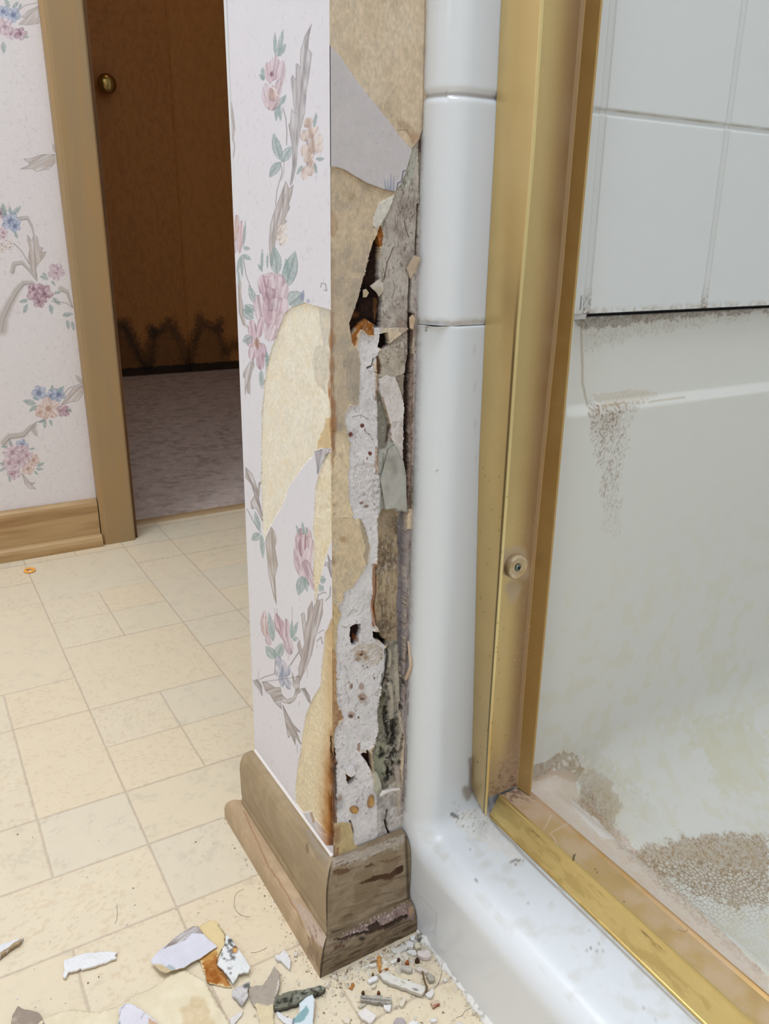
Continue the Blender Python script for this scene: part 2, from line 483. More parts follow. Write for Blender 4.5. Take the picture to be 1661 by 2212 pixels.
p.feather([cA(*q) for q in ((245, 40), (180, 70), (140, 110), (165, 115), (120, 155), (175, 160), (250, 150))], (200, 188, 182), GRd)
p.feather([cA(*q) for q in ((350, 990), (270, 990), (200, 1015), (152, 1020), (190, 1045), (180, 1065), (135, 1082), (210, 1082), (235, 1100), (290, 1085), (310, 1090), (352, 1040))], (198, 184, 176), GRd)
p.lens(cA(352, 975), cA(335, 915), 7, (206, 196, 188), GRd)
cluster(cA, blue=((70, 1420, 60), (95, 1450, 40)), mauve=((5, 1365, 36),), pink=((20, 1490, 34), (25, 1520, 26)),
        leaves=((70, 1375, 60, 1320), (80, 1375, 135, 1320), (30, 1390, 15, 1300), (95, 1480, 110, 1530), (120, 1400, 145, 1395)))
for q in ((10, 1560), (40, 1540), (35, 1580), (65, 1585), (15, 1600), (70, 1560)):
    c = cA(*q); p.petal(c[0], c[1], 7, 6, (226, 214, 208), 0, PEd); p.blob(c[0], c[1], 1.6, 1.6, (120, 84, 84), 0.8)
ribbon(cA, ((130, 1400), (175, 1395), (205, 1450), (215, 1500)), 22, 8)
p.line([cA(90, 1560), cA(140, 1610), (cA(185, 1690))], 1.6, GRd, 0.7)
p.feather([cA(*q) for q in ((240, 1790), (200, 1730), (180, 1660), (190, 1600), (175, 1505), (205, 1545), (215, 1505), (240, 1520), (248, 1580), (275, 1590), (262, 1615), (296, 1615), (280, 1650), (245, 1690), (225, 1720))], (194, 180, 170), GRd, spine=[cA(235, 1785), cA(215, 1520)])
ribbon(cA, ((80, 1740), (90, 1690), (140, 1680), (180, 1720), (235, 1790)), 26, 10)
cluster(cA, pink=((360, 1740, 56), (370, 1720, 30)), mauve=((235, 1880, 66), (285, 1880, 56), (215, 1850, 40), (250, 1930, 44)),
        leaves=((310, 1790, 255, 1768), (300, 1770, 270, 1745), (330, 1800, 355, 1830), (180, 1925, 120, 1935), (175, 1950, 150, 2010), (345, 1880, 395, 1870), (340, 1910, 390, 1955), (320, 1950, 335, 2015), (400, 2020, 470, 2010), (430, 2050, 440, 2110), (460, 2060, 475, 2120)))
ribbon(cA, ((200, 1810), (150, 1815), (110, 1860), (60, 1950), (20, 2040), (10, 2110)), 18, 60)
ribbon(cA, ((390, 1850), (430, 1870), (462, 1960)), 26, 10)
p.line([cA(330, 1930), cA(420, 1940), cA(470, 1970)], 1.5, GRd, 0.6)
cluster(cB, blue=((250, 590, 48), (330, 610, 42), (375, 600, 44)), peach=((310, 690, 72), (255, 715, 34)), mauve=((408, 700, 44), (425, 705, 30)),
        leaves=((330, 585, 335, 535), (370, 585, 410, 545), (230, 660, 145, 640), (235, 670, 185, 712), (290, 760, 245, 780), (290, 765, 285, 820), (320, 760, 335, 805), (430, 690, 465, 712), (245, 630, 205, 620)))
p.line([cB(390, 620), cB(440, 560), cB(525, 530)], 1.5, GRd, 0.7)
p.feather([cB(*q) for q in ((528, 540), (470, 560), (420, 620), (395, 665), (450, 650), (500, 640), (530, 600))], (200, 186, 180), GRd)
p.lens(cB(526, 530), cB(485, 475), 9, GR, GRd)
ribbon(cB, ((225, 795), (190, 815), (150, 860), (60, 870), (25, 910)), 20, 34)
p.lens(cB(205, 800), cB(240, 872), 12, GR, GRd)
p.line([cB(290, 770), cB(235, 775), cB(210, 800)], 1.5, GRd, 0.7)
cluster(cB, blue=((140, 925, 40),), pink=((80, 970, 60), (60, 1040, 50), (150, 960, 44), (120, 1030, 50), (90, 1100, 46), (170, 990, 44)), peach=((215, 1020, 42), (180, 1075, 42)), mauve=((75, 1110, 22),),
        leaves=((70, 930, 60, 880), (50, 935, 5, 935), (190, 950, 225, 945), (235, 1060, 285, 1035), (230, 1075, 280, 1080), (60, 1120, 65, 1165), (30, 1045, -10, 1040), (220, 1090, 245, 1115), (30, 1070, -5, 1095)))
p.feather([cB(*q) for q in ((140, 1105), (165, 1140), (185, 1165), (225, 1165), (205, 1180), (228, 1205), (185, 1200), (160, 1170))], (196, 182, 176), GRd)
# soft print streaks
for k in range(60):
    x = rng.uniform(0, 170); y = rng.uniform(0, 1050); p.line([(x, y), (x, y + rng.uniform(8, 26))], 0.9, (196, 184, 186), 0.35)
w = raw_mesh('wall_far', P.reshape(-1, 3), grid_faces(*GX.shape), M['paper'], colors=p.col, base=(0, 2.73, 0))
w['kind'] = 'structure'
join_boxes('wall_doorway', [((0.50, 2.745, 0), (0.585, 2.86, 4.1)), ((2.07, 2.73, 0), (2.4, 2.86, 4.8)), ((0.56, 2.73, 4.05), (2.07, 2.86, 4.8)), ((-2.4, 2.745, 0), (0.5, 2.86, 4.8))], M['white_wall'], kind='structure')

# baseboard under the wallpaper, and its shoe moulding
def profile_sweep(name, prof, path0, path1, mat, parent=None, kind=None, n=2, axis='x', colors=None, close=True):
    """profile points (a, z) swept between two positions; axis x: a is the y coordinate, axis y: a is the x coordinate"""
    V = []; t = np.linspace(0, 1, n)
    for k in t:
        for a, z in prof:
            s0 = path0 + (path1 - path0) * k
            V.append((s0, a, z) if axis == 'x' else (a, s0, z))
    mcount = len(prof); Fc = []
    for k in range(n - 1):
        for j in range(mcount - (0 if close else 1)):
            j2 = (j + 1) % mcount
            Fc.append((k * mcount + j, (k + 1) * mcount + j, (k + 1) * mcount + j2, k * mcount + j2))
    if close: Fc.append(tuple(range(mcount))[::-1]); Fc.append(tuple((n - 1) * mcount + j for j in range(mcount)))
    o = raw_mesh(name, V, Fc, mat, parent, smooth=False)
    if kind: o['kind'] = kind
    return o
bb = profile_sweep('baseboard_far', [(2.729, 0.0), (2.706, 0.0), (2.706, 0.142), (2.709, 0.152), (2.716, 0.159), (2.729, 0.161)], -2.35, 0.4925, M['far_board'], kind='structure')
profile_sweep('shoe_molding', [(2.7055, 0.0), (2.683, 0.0), (2.683, 0.022), (2.687, 0.033), (2.694, 0.039), (2.7055, 0.041)], -2.35, 0.494, M['far_board'], parent=bb)

# door casing on the near side of the doorway: a flat board leaning a little, rounded on its left edge
def casing(name, x0b, x1b, x0t, x1t, zt, parent=None):
    prof = [(0, 2.729), (0, 2.703), (0.07, 2.694), (0.16, 2.692), (0.95, 2.692), (1.0, 2.697), (1.0, 2.729)]
    V = []; Fc = []
    for z in (0.0, zt):
        for u, yy in prof:
            a = x0b + (x0t - x0b) * z / 1.63; b = x1b + (x1t - x1b) * z / 1.63
            V.append((a + (b - a) * u, yy, z))
    n = len(prof)
    for j in range(n): Fc.append((j, (j + 1) % n, n + (j + 1) % n, n + j))
    Fc.append(tuple(range(n))[::-1]); Fc.append(tuple(n + j for j in range(n)))
    return raw_mesh(name, V, Fc, M['casing'], parent, smooth=False)
tr = casing('trim_1', 0.4965, 0.605, 0.484, 0.600, 4.15); tr['kind'] = 'structure'
V = []
for z in (0, 4.05):
    for x, yy in ((0.56, 2.712), (0.6165 - 0.0021 * z, 2.712), (0.6165 - 0.0021 * z, 2.86), (0.56, 2.86)): V.append((x, yy, z))
raw_mesh('jamb_edge', V, [(0, 1, 5, 4), (1, 2, 6, 5), (2, 3, 7, 6), (3, 0, 4, 7), (4, 5, 6, 7), (3, 2, 1, 0)], M['casing_edge'], tr, smooth=False)
tr2 = box('trim_2', (2.07, 2.69, 0), (2.19, 2.729, 4.15), M['casing'], kind='structure')
box('trim_3', (0.50, 2.69, 4.05), (2.19, 2.728, 4.16), M['casing'], kind='structure')
V = []; Fc = []
prof = [(2.838, 0.0), (2.842, 0.006), (2.852, 0.009), (2.875, 0.009), (2.882, 0.004), (2.882, 0)]
profile_sweep('trim_4', prof, 0.6, 2.08, plain('threshold_strip', (170, 142, 106), 0.4, 0.4), kind='structure')

# ------------------------------------------------------------------ the dim carpeted closet hall beyond the doorway
xs = np.concatenate([[0.0, 0.4], np.arange(0.58, 1.7, 0.007), np.arange(1.7, 3.2, 0.03)])
ys = np.concatenate([np.arange(2.86, 3.7, 0.006), np.arange(3.7, 6.26, 0.012)])
GX, GY = np.meshgrid(xs, ys, indexing='ij')
P = np.stack([GX, GY, np.zeros_like(GX)], -1)
p = Paint(P, (206, 188, 180), 21, 0.2)
al = np.arange(len(p.P))
p.tint(al, (150, 130, 120), np.clip((fbm(p.P, 22, 5, 4) - 0.5) * 3, 0, 0.5))
sp = vnoise(p.P, 60, 8)
p.tint(al, (70, 52, 44), np.clip((sp - 0.86) * 8, 0, 0.6))
P[..., 2] += (0.003 * vnoise(p.P, 110, 4) * sstep(2.86, 2.9, p.P[:, 1])).reshape(GX.shape)
cp = raw_mesh('floor_hall', P.reshape(-1, 3), grid_faces(*GX.shape), painted('carpet_pile', 1.0, 0.0, 500, 0.8, 0.003), colors=p.col, base=(1.5, 4.5, 0))
cp['kind'] = 'structure'
join_boxes('wall_hall', [((-0.1, 2.86, 0), (0.0, 6.3, 4.8)), ((3.2, 2.86, 0), (3.3, 6.3, 4.8)), ((-0.1, 6.26, 0), (3.3, 6.34, 4.8)), ((-0.1, 2.86, 4.8), (3.3, 6.34, 4.9))], M['hall'], kind='structure')
# plywood folding door across the hall
dr = empty('door_1', (1.87, 6.21, 0.0), kind='structure')
xs = np.arange(1.2, 2.46, 0.006); zs = np.concatenate([[0.012], np.arange(0.016, 2.9, 0.006), [4.1]])
GX, GZ = np.meshgrid(xs, zs, indexing='ij')
Yd = np.where(GX > 2.36, 6.2 + 0.02 * sstep(2.36, 2.37, GX), np.where(abs(GX - 1.935) < 0.006, 6.208, 6.2))
P = np.stack([GX, Yd, GZ], -1)
p = Paint(P, (186, 124, 60), 25, 0.08); al = np.arange(len(p.P))
wv = fbm(p.P * np.array([1, 1, 0.35]), 9, 77, 4)
p.tint(al, (150, 92, 40), np.clip(np.sin(wv * 46) * 0.5 + 0.1, 0, 0.55) * 0.55)
p.tint(al, (150, 96, 44), np.clip((p.m1 - 0.5) * 2, 0, 0.5))
p.tint(al, (200, 140, 72), (sstep(1.93, 1.94, GX.ravel())) * 0.2)
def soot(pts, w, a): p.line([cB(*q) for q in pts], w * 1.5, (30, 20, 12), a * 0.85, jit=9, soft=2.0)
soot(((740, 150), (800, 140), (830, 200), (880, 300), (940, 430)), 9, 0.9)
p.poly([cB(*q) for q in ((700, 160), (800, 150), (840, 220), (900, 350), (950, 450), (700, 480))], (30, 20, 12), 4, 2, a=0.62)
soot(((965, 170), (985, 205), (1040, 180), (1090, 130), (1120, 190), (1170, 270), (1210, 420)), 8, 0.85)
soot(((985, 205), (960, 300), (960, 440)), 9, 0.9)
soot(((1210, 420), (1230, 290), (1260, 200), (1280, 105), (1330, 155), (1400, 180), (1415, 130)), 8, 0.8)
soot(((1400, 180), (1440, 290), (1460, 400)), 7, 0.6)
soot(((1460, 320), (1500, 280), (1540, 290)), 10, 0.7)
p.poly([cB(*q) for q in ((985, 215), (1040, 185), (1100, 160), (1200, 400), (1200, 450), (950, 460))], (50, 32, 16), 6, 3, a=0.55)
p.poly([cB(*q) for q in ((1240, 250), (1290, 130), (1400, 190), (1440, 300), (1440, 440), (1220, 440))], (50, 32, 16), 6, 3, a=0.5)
p.poly([cB(*q) for q in ((700, 440), (1560, 380), (1560, 440), (700, 490))], (16, 11, 8), 2, 1, a=0.9)  # shaded gap under the door, painted as a dark strip
raw_mesh('panel', P.reshape(-1, 3), grid_faces(*GX.shape), painted('dim_plywood', 0.5, 0.3), dr, colors=p.col)
box('stile', (1.2, 6.222, 0.0), (2.7, 6.255, 4.1), M['casing_edge'], dr)
def lathe(name, prof, centre, axis, mat, parent=None, n=32, colors=None):
    """prof: (radius, height along axis)"""
    a = Vector(axis).normalized(); u = a.orthogonal().normalized(); v = a.cross(u)
    V = []; Fc = []
    for r, h in prof:
        for k in range(n):
            t = 2 * math.pi * k / n
            V.append(tuple(Vector(centre) + a * h + (u * math.cos(t) + v * math.sin(t)) * r))
    for i in range(len(prof) - 1):
        for k in range(n):
            k2 = (k + 1) % n; Fc.append((i * n + k, i * n + k2, (i + 1) * n + k2, (i + 1) * n + k))
    Fc.append(tuple(range(n))[::-1]); Fc.append(tuple((len(prof) - 1) * n + k for k in range(n)))
    return raw_mesh(name, V, Fc, mat, parent)
kc = on_y(226, 181, 6.13)
lathe('knob', [(0.028, -0.001), (0.03, 0.006), (0.016, 0.012), (0.014, 0.032), (0.04, 0.045), (0.058, 0.062), (0.064, 0.08), (0.058, 0.097), (0.04, 0.108), (0.018, 0.113), (0.001, 0.114)], (kc[0] + 0.012, 6.199, kc[2]), (0, -1, 0), M['knob'], dr)

# ------------------------------------------------------------------ rest of the bathroom shell, out of the frame
lw = join_boxes('wall_left', [((-2.5, -3.0, 0), (-2.4, -1.4, 4.8)), ((-2.5, 0.5, 0), (-2.4, 2.86, 4.8)), ((-2.5, -1.4, 0), (-2.4, 0.5, 2.0)), ((-2.5, -1.4, 4.0), (-2.4, 0.5, 4.8))], M['white_wall'], kind='structure')
wf = join_boxes('window_1', [((-2.44, -1.4, 2.0), (-2.38, -1.34, 4.0)), ((-2.44, 0.44, 2.0), (-2.38, 0.5, 4.0)), ((-2.44, -1.34, 2.0), (-2.38, 0.44, 2.06)), ((-2.44, -1.34, 3.94), (-2.38, 0.44, 4.0)), ((-2.44, -0.47, 2.06), (-2.4, -0.43, 3.94))], M['ceiling'], kind='structure')
box('wall_near', (-2.5, -3.1, 0), (2.5, -3.0, 4.8), M['white_wall'], kind='structure')
box('wall_right', (2.4, -3.1, 0), (2.5, 2.86, 4.8), M['white_wall'], kind='structure')
box('ceiling', (-2.5, -3.1, 4.8), (2.5, 2.87, 4.9), M['ceiling'], kind='structure')

# ------------------------------------------------------------------ the wing wall: end with wallpaper, side with water damage
def c1(x, y): return (440 + x / 3.16, y / 3.16)
def c2(x, y): return (500 + x / 3.402, 600 + y / 3.402)
def c3(x, y): return (520 + x / 3.402, 1150 + y / 3.402)
def c4(x, y): return (460 + x / 3.076, 1600 + y / 3.076)
def L1(*q): return [c1(*a) for a in q]
def L2(*q): return [c2(*a) for a in q]
def L3(*q): return [c3(*a) for a in q]
def L4(*q): return [c4(*a) for a in q]
YE = 0.841
def lean(z): return 0.4249 + 0.0068 * (np.minimum(z, 1.4) - 0.17) / 1.06
wing = empty('wall_wing', (1.2, 1.0, 0), kind='structure')
join_boxes('core', [((0.462, 0.905, 0.0), (2.4, 1.138, 4.8)), ((0.60, 0.85, 0.0), (2.4, 0.905, 4.8)), ((0.445, 1.10, 0.0), (0.47, 1.138, 4.8)), ((0.4305, 1.130, 0.0), (0.47, 1.138, 4.8)), ((0.43, 0.88, 1.5), (0.62, 1.138, 4.8))], M['white_wall'], wing)

# --- end of the wall (faces left): wallpaper torn down to its backing
zs = np.concatenate([[0.0, 0.08], np.arange(0.125, 1.30, 0.00062), [1.42, 2.5, 4.8]])
ys = np.linspace(YE, 1.139, 260)
GY, GZ = np.meshgrid(ys, zs, indexing='ij')
P = np.stack([lean(GZ), GY, GZ], -1)
p = Paint(P, (229, 225, 230), 31, 0.015); al = np.arange(len(p.P)); a = p
a.tint(al, (200, 190, 200), np.clip((a.m2 - 0.68) * 4, 0, 0.25))
for k in range(90):
    x = rng.uniform(490, 720); yy = rng.uniform(0, 1800); a.line([(x, yy), (x + 0.5, yy + rng.uniform(4, 12))], 0.9, (176, 164, 172), 0.35)
# leaves and buds, upper part
for q in ((505, 385, 545, 190, 26), (490, 380, 485, 215, 20), (512, 385, 560, 295, 30), (405, 550, 402, 450, 24), (415, 545, 378, 505, 22), (500, 690, 495, 830, 26), (515, 700, 525, 830, 22), (512, 720, 562, 648, 30)):
    a.lens(c1(q[0], q[1]), c1(q[2], q[3]), q[4] / 3.16 * 1.3, GN, GNd)
for x, y, rx, ry, an, cc, cd in ((480, 470, 42, 90, 8, PK, PKd), (530, 500, 28, 90, 4, PK, MVd), (445, 500, 30, 80, -6, (212, 186, 194), PKd), (465, 505, 16, 22, 0, MV, MVd), (440, 660, 44, 100, -10, PK, PKd), (500, 620, 34, 80, 14, PK, MVd), (470, 690, 50, 70, 20, (206, 180, 184), MVd), (470, 640, 34, 54, 0, PE, MVd)):
    a.petal(*c1(x, y), rx / 3.16, ry / 3.16, cc, an, cd)
a.line(L1((450, 590), (490, 610), (500, 650)), 2.6, (238, 226, 224), 0.9); a.blob(*c1(462, 505), 4, 5, MVd, 0.9)
a.line(L1((540, 740), (560, 800), (568, 900), (565, 990)), 1.6, GRd, 0.8)
for q in ((520, 1090, 475, 908, 62), (530, 1105, 600, 995, 66), (518, 1105, 448, 1212, 60)):
    a.lens(c1(q[0], q[1]), c1(q[2], q[3]), q[4] / 3.16, GN, GNd)
a.line(L1((525, 1110), (535, 1180), (500, 1300), (490, 1400)), 1.5, GRd, 0.75); a.line(L1((548, 1100), (545, 1180), (528, 1230)), 1.3, GRd, 0.6)
a.feather(L1((588, 1265), (606, 1150), (606, 1010), (580, 850), (590, 840), (600, 745), (622, 775), (596, 540), (606, 512), (630, 548), (630, 435), (642, 436), (660, 465), (662, 350), (690, 250), (737, 163), (716, 250), (712, 330), (737, 366), (722, 490), (700, 620), (690, 770), (656, 900), (640, 1000), (632, 1130), (604, 1250)), (178, 170, 172), (118, 112, 114), spine=L1((600, 1230), (624, 1050), (648, 800), (680, 450), (725, 200)))
for x, y, rx, ry in ((712, 835, 30, 40), (690, 925, 34, 40), (750, 900, 34, 44), (785, 960, 30, 50), (740, 1010, 32, 36), (685, 1030, 30, 46), (715, 1080, 30, 40), (690, 1180, 26, 50), (735, 1150, 30, 54), (790, 1010, 26, 40)):
    a.petal(*c1(x, y), rx / 3.16, ry / 3.16, (218, 198, 186), x % 40, (150, 118, 108), (236, 226, 222))
a.line(L1((712, 820), (730, 920), (735, 1000), (720, 1060), (725, 1130)), 7, (186, 156, 140), 0.6, jit=2)
a.line(L1((740, 920), (752, 1050)), 5, (168, 136, 122), 0.55, jit=2); a.blob(*c1(708, 975), 4, 7, MVd, 0.5); a.blob(*c1(706, 1120), 3, 6, MVd, 0.5)
for q in ((752, 870, 770, 765, 24), (765, 1085, 825, 1085, 30), (755, 1110, 772, 1190, 22), (672, 1130, 635, 1195, 26)):
    a.lens(c1(q[0], q[1]), c1(q[2], q[3]), q[4] / 3.16, GN, GNd)
a.feather(L1((466, 1822), (450, 1740), (447, 1650), (456, 1530), (480, 1450), (518, 1350), (560, 1238), (582, 1290), (612, 1260), (600, 1330), (580, 1395), (588, 1418), (552, 1490), (566, 1512), (500, 1585), (482, 1700)), (182, 170, 164), (116, 108, 106), spine=L1((464, 1810), (470, 1600), (560, 1330)))
for x, y, rx, ry in ((535, 1570, 34, 44), (545, 1640, 30, 44), (520, 1610, 26, 34)): a.petal(*c1(x, y), rx / 3.16, ry / 3.16, (228, 214, 204), 30, (128, 110, 106), (240, 234, 230))
a.feather(L1((172, 720), (190, 700), (205, 790), (212, 880), (200, 960), (190, 930), (178, 880)), (196, 184, 178), GRd)
a.line(L1((205, 960), (212, 1000), (205, 1060), (188, 1120)), 2, GRd, 0.6)
for x, y, rx, ry, cc in ((225, 1600, 30, 130, PK), (250, 1620, 24, 110, (216, 184, 184)), (215, 1560, 22, 100, PE)): a.petal(*c1(x, y), rx / 3.16, ry / 3.16, cc, 4, MVd)
for q in ((272, 1680, 285, 1500, 18), (270, 1690, 320, 1700, 30), (265, 1740, 325, 1775, 34), (250, 1750, 226, 1880, 24), (258, 1740, 262, 1900, 22), (238, 1850, 246, 2010, 20), (350, 2070, 308, 1945, 46), (345, 2120, 275, 2085, 56), (268, 2110, 340, 2130, 40), (395, 1850, 400, 1695, 20), (400, 1855, 370, 1800, 22), (434, 1830, 436, 1725, 16)):
    a.lens(c1(q[0], q[1]), c1(q[2], q[3]), q[4] / 3.16, GN, GNd)
a.line(L1((270, 1760), (290, 1880), (320, 1960)), 1.5, GRd, 0.7); a.line(L1((240, 2010), (262, 2110), (280, 2212)), 4, (190, 178, 170), 0.7); a.line(L1((252, 2010), (268, 2090), (262, 2180)), 1.4, GRd, 0.7)
# the big rose
for q in ((500, 1870, 480, 1680, 80), (560, 1960, 625, 1712, 100), (585, 2080, 680, 2000, 130), (575, 1900, 560, 1760, 40)):
    a.lens(c1(q[0], q[1]), c1(q[2], q[3]), q[4] / 3.16, GN, GNd)
a.lens(c1(665, 2060), c1(682, 1975), 9, (150, 152, 180), BLd); a.blob(*c1(712, 2055), 5, 5, (170, 170, 196), 0.7)
for x, y, rx, ry, an, cc, cd in ((300, 20, 100, 60, 0, MV, MVd), (235, 60, 45, 85, -8, (190, 152, 166), MVd), (350, 80, 60, 100, 6, PK, PKd), (300, 40, 40, 60, 0, PK, MVd), (390, 130, 30, 100, 8, PK, MVd), (285, 140, 60, 70, 0, (150, 104, 120), (96, 58, 74)), (255, 130, 26, 70, -6, MV, MVd), (320, 140, 30, 70, 10, PK, MVd), (210, 230, 44, 110, -8, PK, MVd), (260, 250, 30, 110, -4, (206, 172, 184), MVd), (330, 230, 70, 90, 10, PK, MVd), (375, 250, 44, 120, 10, (206, 174, 186), MVd), (300, 310, 50, 70, 10, (212, 182, 192), PKd), (350, 330, 40, 80, 20, PK, MVd), (290, 400, 50, 70, 20, PK, PKd)):
    a.petal(*c2(x, y), rx / 3.402, ry / 3.402, cc, an, cd)
for k in range(7): a.line(L2((245 + k * 12, 100 + 5 * k), (262 + k * 9, 190), (272 + k * 4, 245)), 1.1, MVd, 0.5)
for x, y, rx, ry, an in ((155, 385, 34, 80, -6), (215, 360, 32, 84, 12), (160, 540, 36, 66, 10), (225, 530, 36, 56, -14), (215, 610, 34, 66, 4), (140, 470, 30, 40, 0)):
    a.petal(*c2(x, y), rx / 3.402, ry / 3.402, (200, 164, 178), an, MVd)
a.blob(*c2(188, 480), 7, 14, (176, 138, 116), 0.9, jit=3); a.line(L2((185, 440), (190, 530)), 2, MVd, 0.6)
for q in ((150, 440, 82, 470, 70), (160, 300, 85, 240, 70), (255, 540, 275, 660, 30), (218, 680, 222, 815, 36), (260, 560, 258, 690, 24)):
    a.lens(c2(q[0], q[1]), c2(q[2], q[3]), q[4] / 3.402, GN, GNd)
a.line(L2((60, 40), (62, 250), (90, 340), (130, 370)), 6, (188, 176, 168), 0.8, 3); a.line(L2((52, 60), (60, 260), (90, 350)), 1.4, GRd, 0.7)
a.feather(L2((160, 605), (130, 625), (88, 700), (86, 730), (100, 740), (100, 860), (112, 800), (118, 845), (137, 858), (135, 770), (150, 690), (168, 640)), (178, 166, 160), GRd)
# left edge scroll, half way down
a.feather(L2((104, 1395), (150, 1440), (175, 1500), (190, 1560), (205, 1500), (212, 1505), (205, 1580), (200, 1620), (230, 1760), (238, 1815), (215, 1760), (180, 1690), (150, 1700), (140, 1650), (170, 1600), (150, 1520), (106, 1470)), (176, 164, 158), (112, 104, 102))
a.line(L2((115, 1700), (160, 1790), (215, 1870)), 1.5, GNd, 0.7)
for q in ((205, 1860, 172, 1715, 40), (210, 1880, 148, 1930, 60), (222, 1890, 232, 2065, 34)): a.lens(c2(q[0], q[1]), c2(q[2], q[3]), q[4] / 3.402, GN, GNd)
a.feather(L3((262, 530), (240, 460), (205, 300), (183, 50), (225, -40), (250, 0), (262, 60), (250, 110), (272, 235), (250, 330)), (186, 172, 160), (124, 114, 106), spine=L3((258, 500), (225, 0)))
# drooping tulip
for x, y, rx, ry, an, cc, cd in ((530, 1900, 62, 70, 0, (190, 150, 156), MVd), (500, 2020, 40, 130, -6, PK, MVd), (560, 2030, 46, 130, 6, (196, 160, 164), MVd), (530, 1970, 40, 100, 0, (168, 122, 134), (110, 74, 88)), (545, 2060, 26, 90, 12, (228, 214, 218), PKd), (480, 2080, 24, 100, -8, (208, 184, 190), PKd)):
    a.petal(*c2(x, y), rx / 3.402, ry / 3.402, cc, an, cd)
for x, y, rx, ry, an in ((450, 260, 44, 90, -14), (500, 300, 50, 100, -18), (520, 370, 20, 60, -20)): a.petal(*c3(x, y), rx / 3.402, ry / 3.402, PK, an, MVd)
for q in ((500, 1890, 475, 1815, 20), (528, 1890, 520, 1790, 26), (545, 1890, 556, 1830, 24)): a.lens(c2(q[0], q[1]), c2(q[2], q[3]), q[4] / 3.402, GN, GNd)
for q in ((455, 320, 425, 465, 70), (470, 330, 490, 440, 40)): a.lens(c3(q[0], q[1]), c3(q[2], q[3]), q[4] / 3.402, GN, GNd)
# bottom bouquet
for x, y, rx, ry, an, cc in ((168, 640, 22, 70, 10, (198, 168, 168)), (180, 700, 30, 80, -6, (200, 170, 164)), (205, 790, 26, 44, -10, PK), (272, 670, 26, 76, -10, MV), (305, 720, 32, 100, -16, (180, 136, 148)), (335, 720, 30, 90, 0, PK), (350, 830, 34, 70, -14, PK)):
    a.petal(*c3(x, y), rx / 3.402, ry / 3.402, cc, an, MVd)
for q in ((240, 800, 205, 585, 46), (255, 930, 185, 835, 70), (262, 930, 305, 810, 70), (370, 780, 376, 640, 26), (372, 780, 420, 655, 36), (380, 790, 425, 775, 34)): a.lens(c3(q[0], q[1]), c3(q[2], q[3]), q[4] / 3.402, GN, GNd)
for x, y, rx, ry, an in ((285, 960, 26, 60, -20), (280, 1035, 30, 30, 0), (340, 1020, 30, 46, 10), (305, 1080, 26, 60, 0), (345, 1110, 24, 50, -24), (315, 1000, 30, 60, 0)): a.petal(*c3(x, y), rx / 3.402, ry / 3.402, (164, 170, 190), an, (84, 92, 118))
a.line(L3((255, 940), (250, 1040), (180, 1060), (140, 1080)), 1.6, GRd, 0.8); a.line(L3((365, 975), (400, 920), (440, 860)), 2.2, GRd, 0.8)
a.feather(L3((430, 1100), (425, 1000), (445, 930), (415, 830), (430, 790), (450, 870), (470, 820), (445, 600), (465, 590), (480, 680), (490, 640), (495, 560), (525, 505), (530, 560), (560, 500), (603, 490), (600, 600), (570, 700), (545, 780), (520, 900), (480, 1000)), (176, 162, 156), (112, 102, 100), spine=L3((440, 1080), (490, 900), (530, 700), (580, 520)))
a.line(L3((560, 500), (570, 460), (610, 440), (625, 445)), 1.8, GRd, 0.8); a.line(L3((625, 500), (655, 470), (660, 400)), 1.8, GRd, 0.8)
a.line(L3((570, 740), (600, 720), (612, 722)), 1.6, GRd, 0.7); a.line(L3((560, 800), (590, 770), (602, 820)), 2, GRd, 0.7)
a.feather(L3((95, 1090), (125, 1078), (155, 1130), (158, 1200), (140, 1150), (105, 1120)), (156, 146, 142), GRd)
a.feather(L3((158, 1100), (190, 1100), (250, 1140), (290, 1140), (300, 1190), (340, 1230), (390, 1210), (405, 1150), (385, 1130), (378, 1030), (400, 1100), (415, 1050), (432, 1060), (430, 1150), (440, 1170), (415, 1190), (400, 1230), (360, 1260), (310, 1250), (290, 1220), (300, 1300), (250, 1250), (215, 1190), (185, 1170)), (166, 154, 148), (108, 98, 96))
a.feather(L3((308, 1270), (340, 1330), (385, 1410), (440, 1470), (408, 1460), (442, 1558), (400, 1500), (402, 1562), (370, 1490), (350, 1510), (330, 1400)), (172, 160, 154), (110, 102, 100))
a.feather(L3((442, 1150), (470, 1142), (505, 1200), (518, 1270), (495, 1240), (465, 1170)), (160, 150, 146), GRd)
for x, y, dy in ((250, 560, 30), (335, 640, 60), (378, 545, 120), (350, 850, 90), (130, 1020, 50), (430, 1240, 40), (490, 1000, 70), (268, 560, 40), (560, 820, 30), (415, 1560, 60)): a.line(L3((x, y), (x, y + dy)), 1.0, (150, 136, 142), 0.6)
a.line(L2((655, 70), (662, 40), (690, 45), (700, 95), (680, 90)), 1.6, GRd, 0.8)
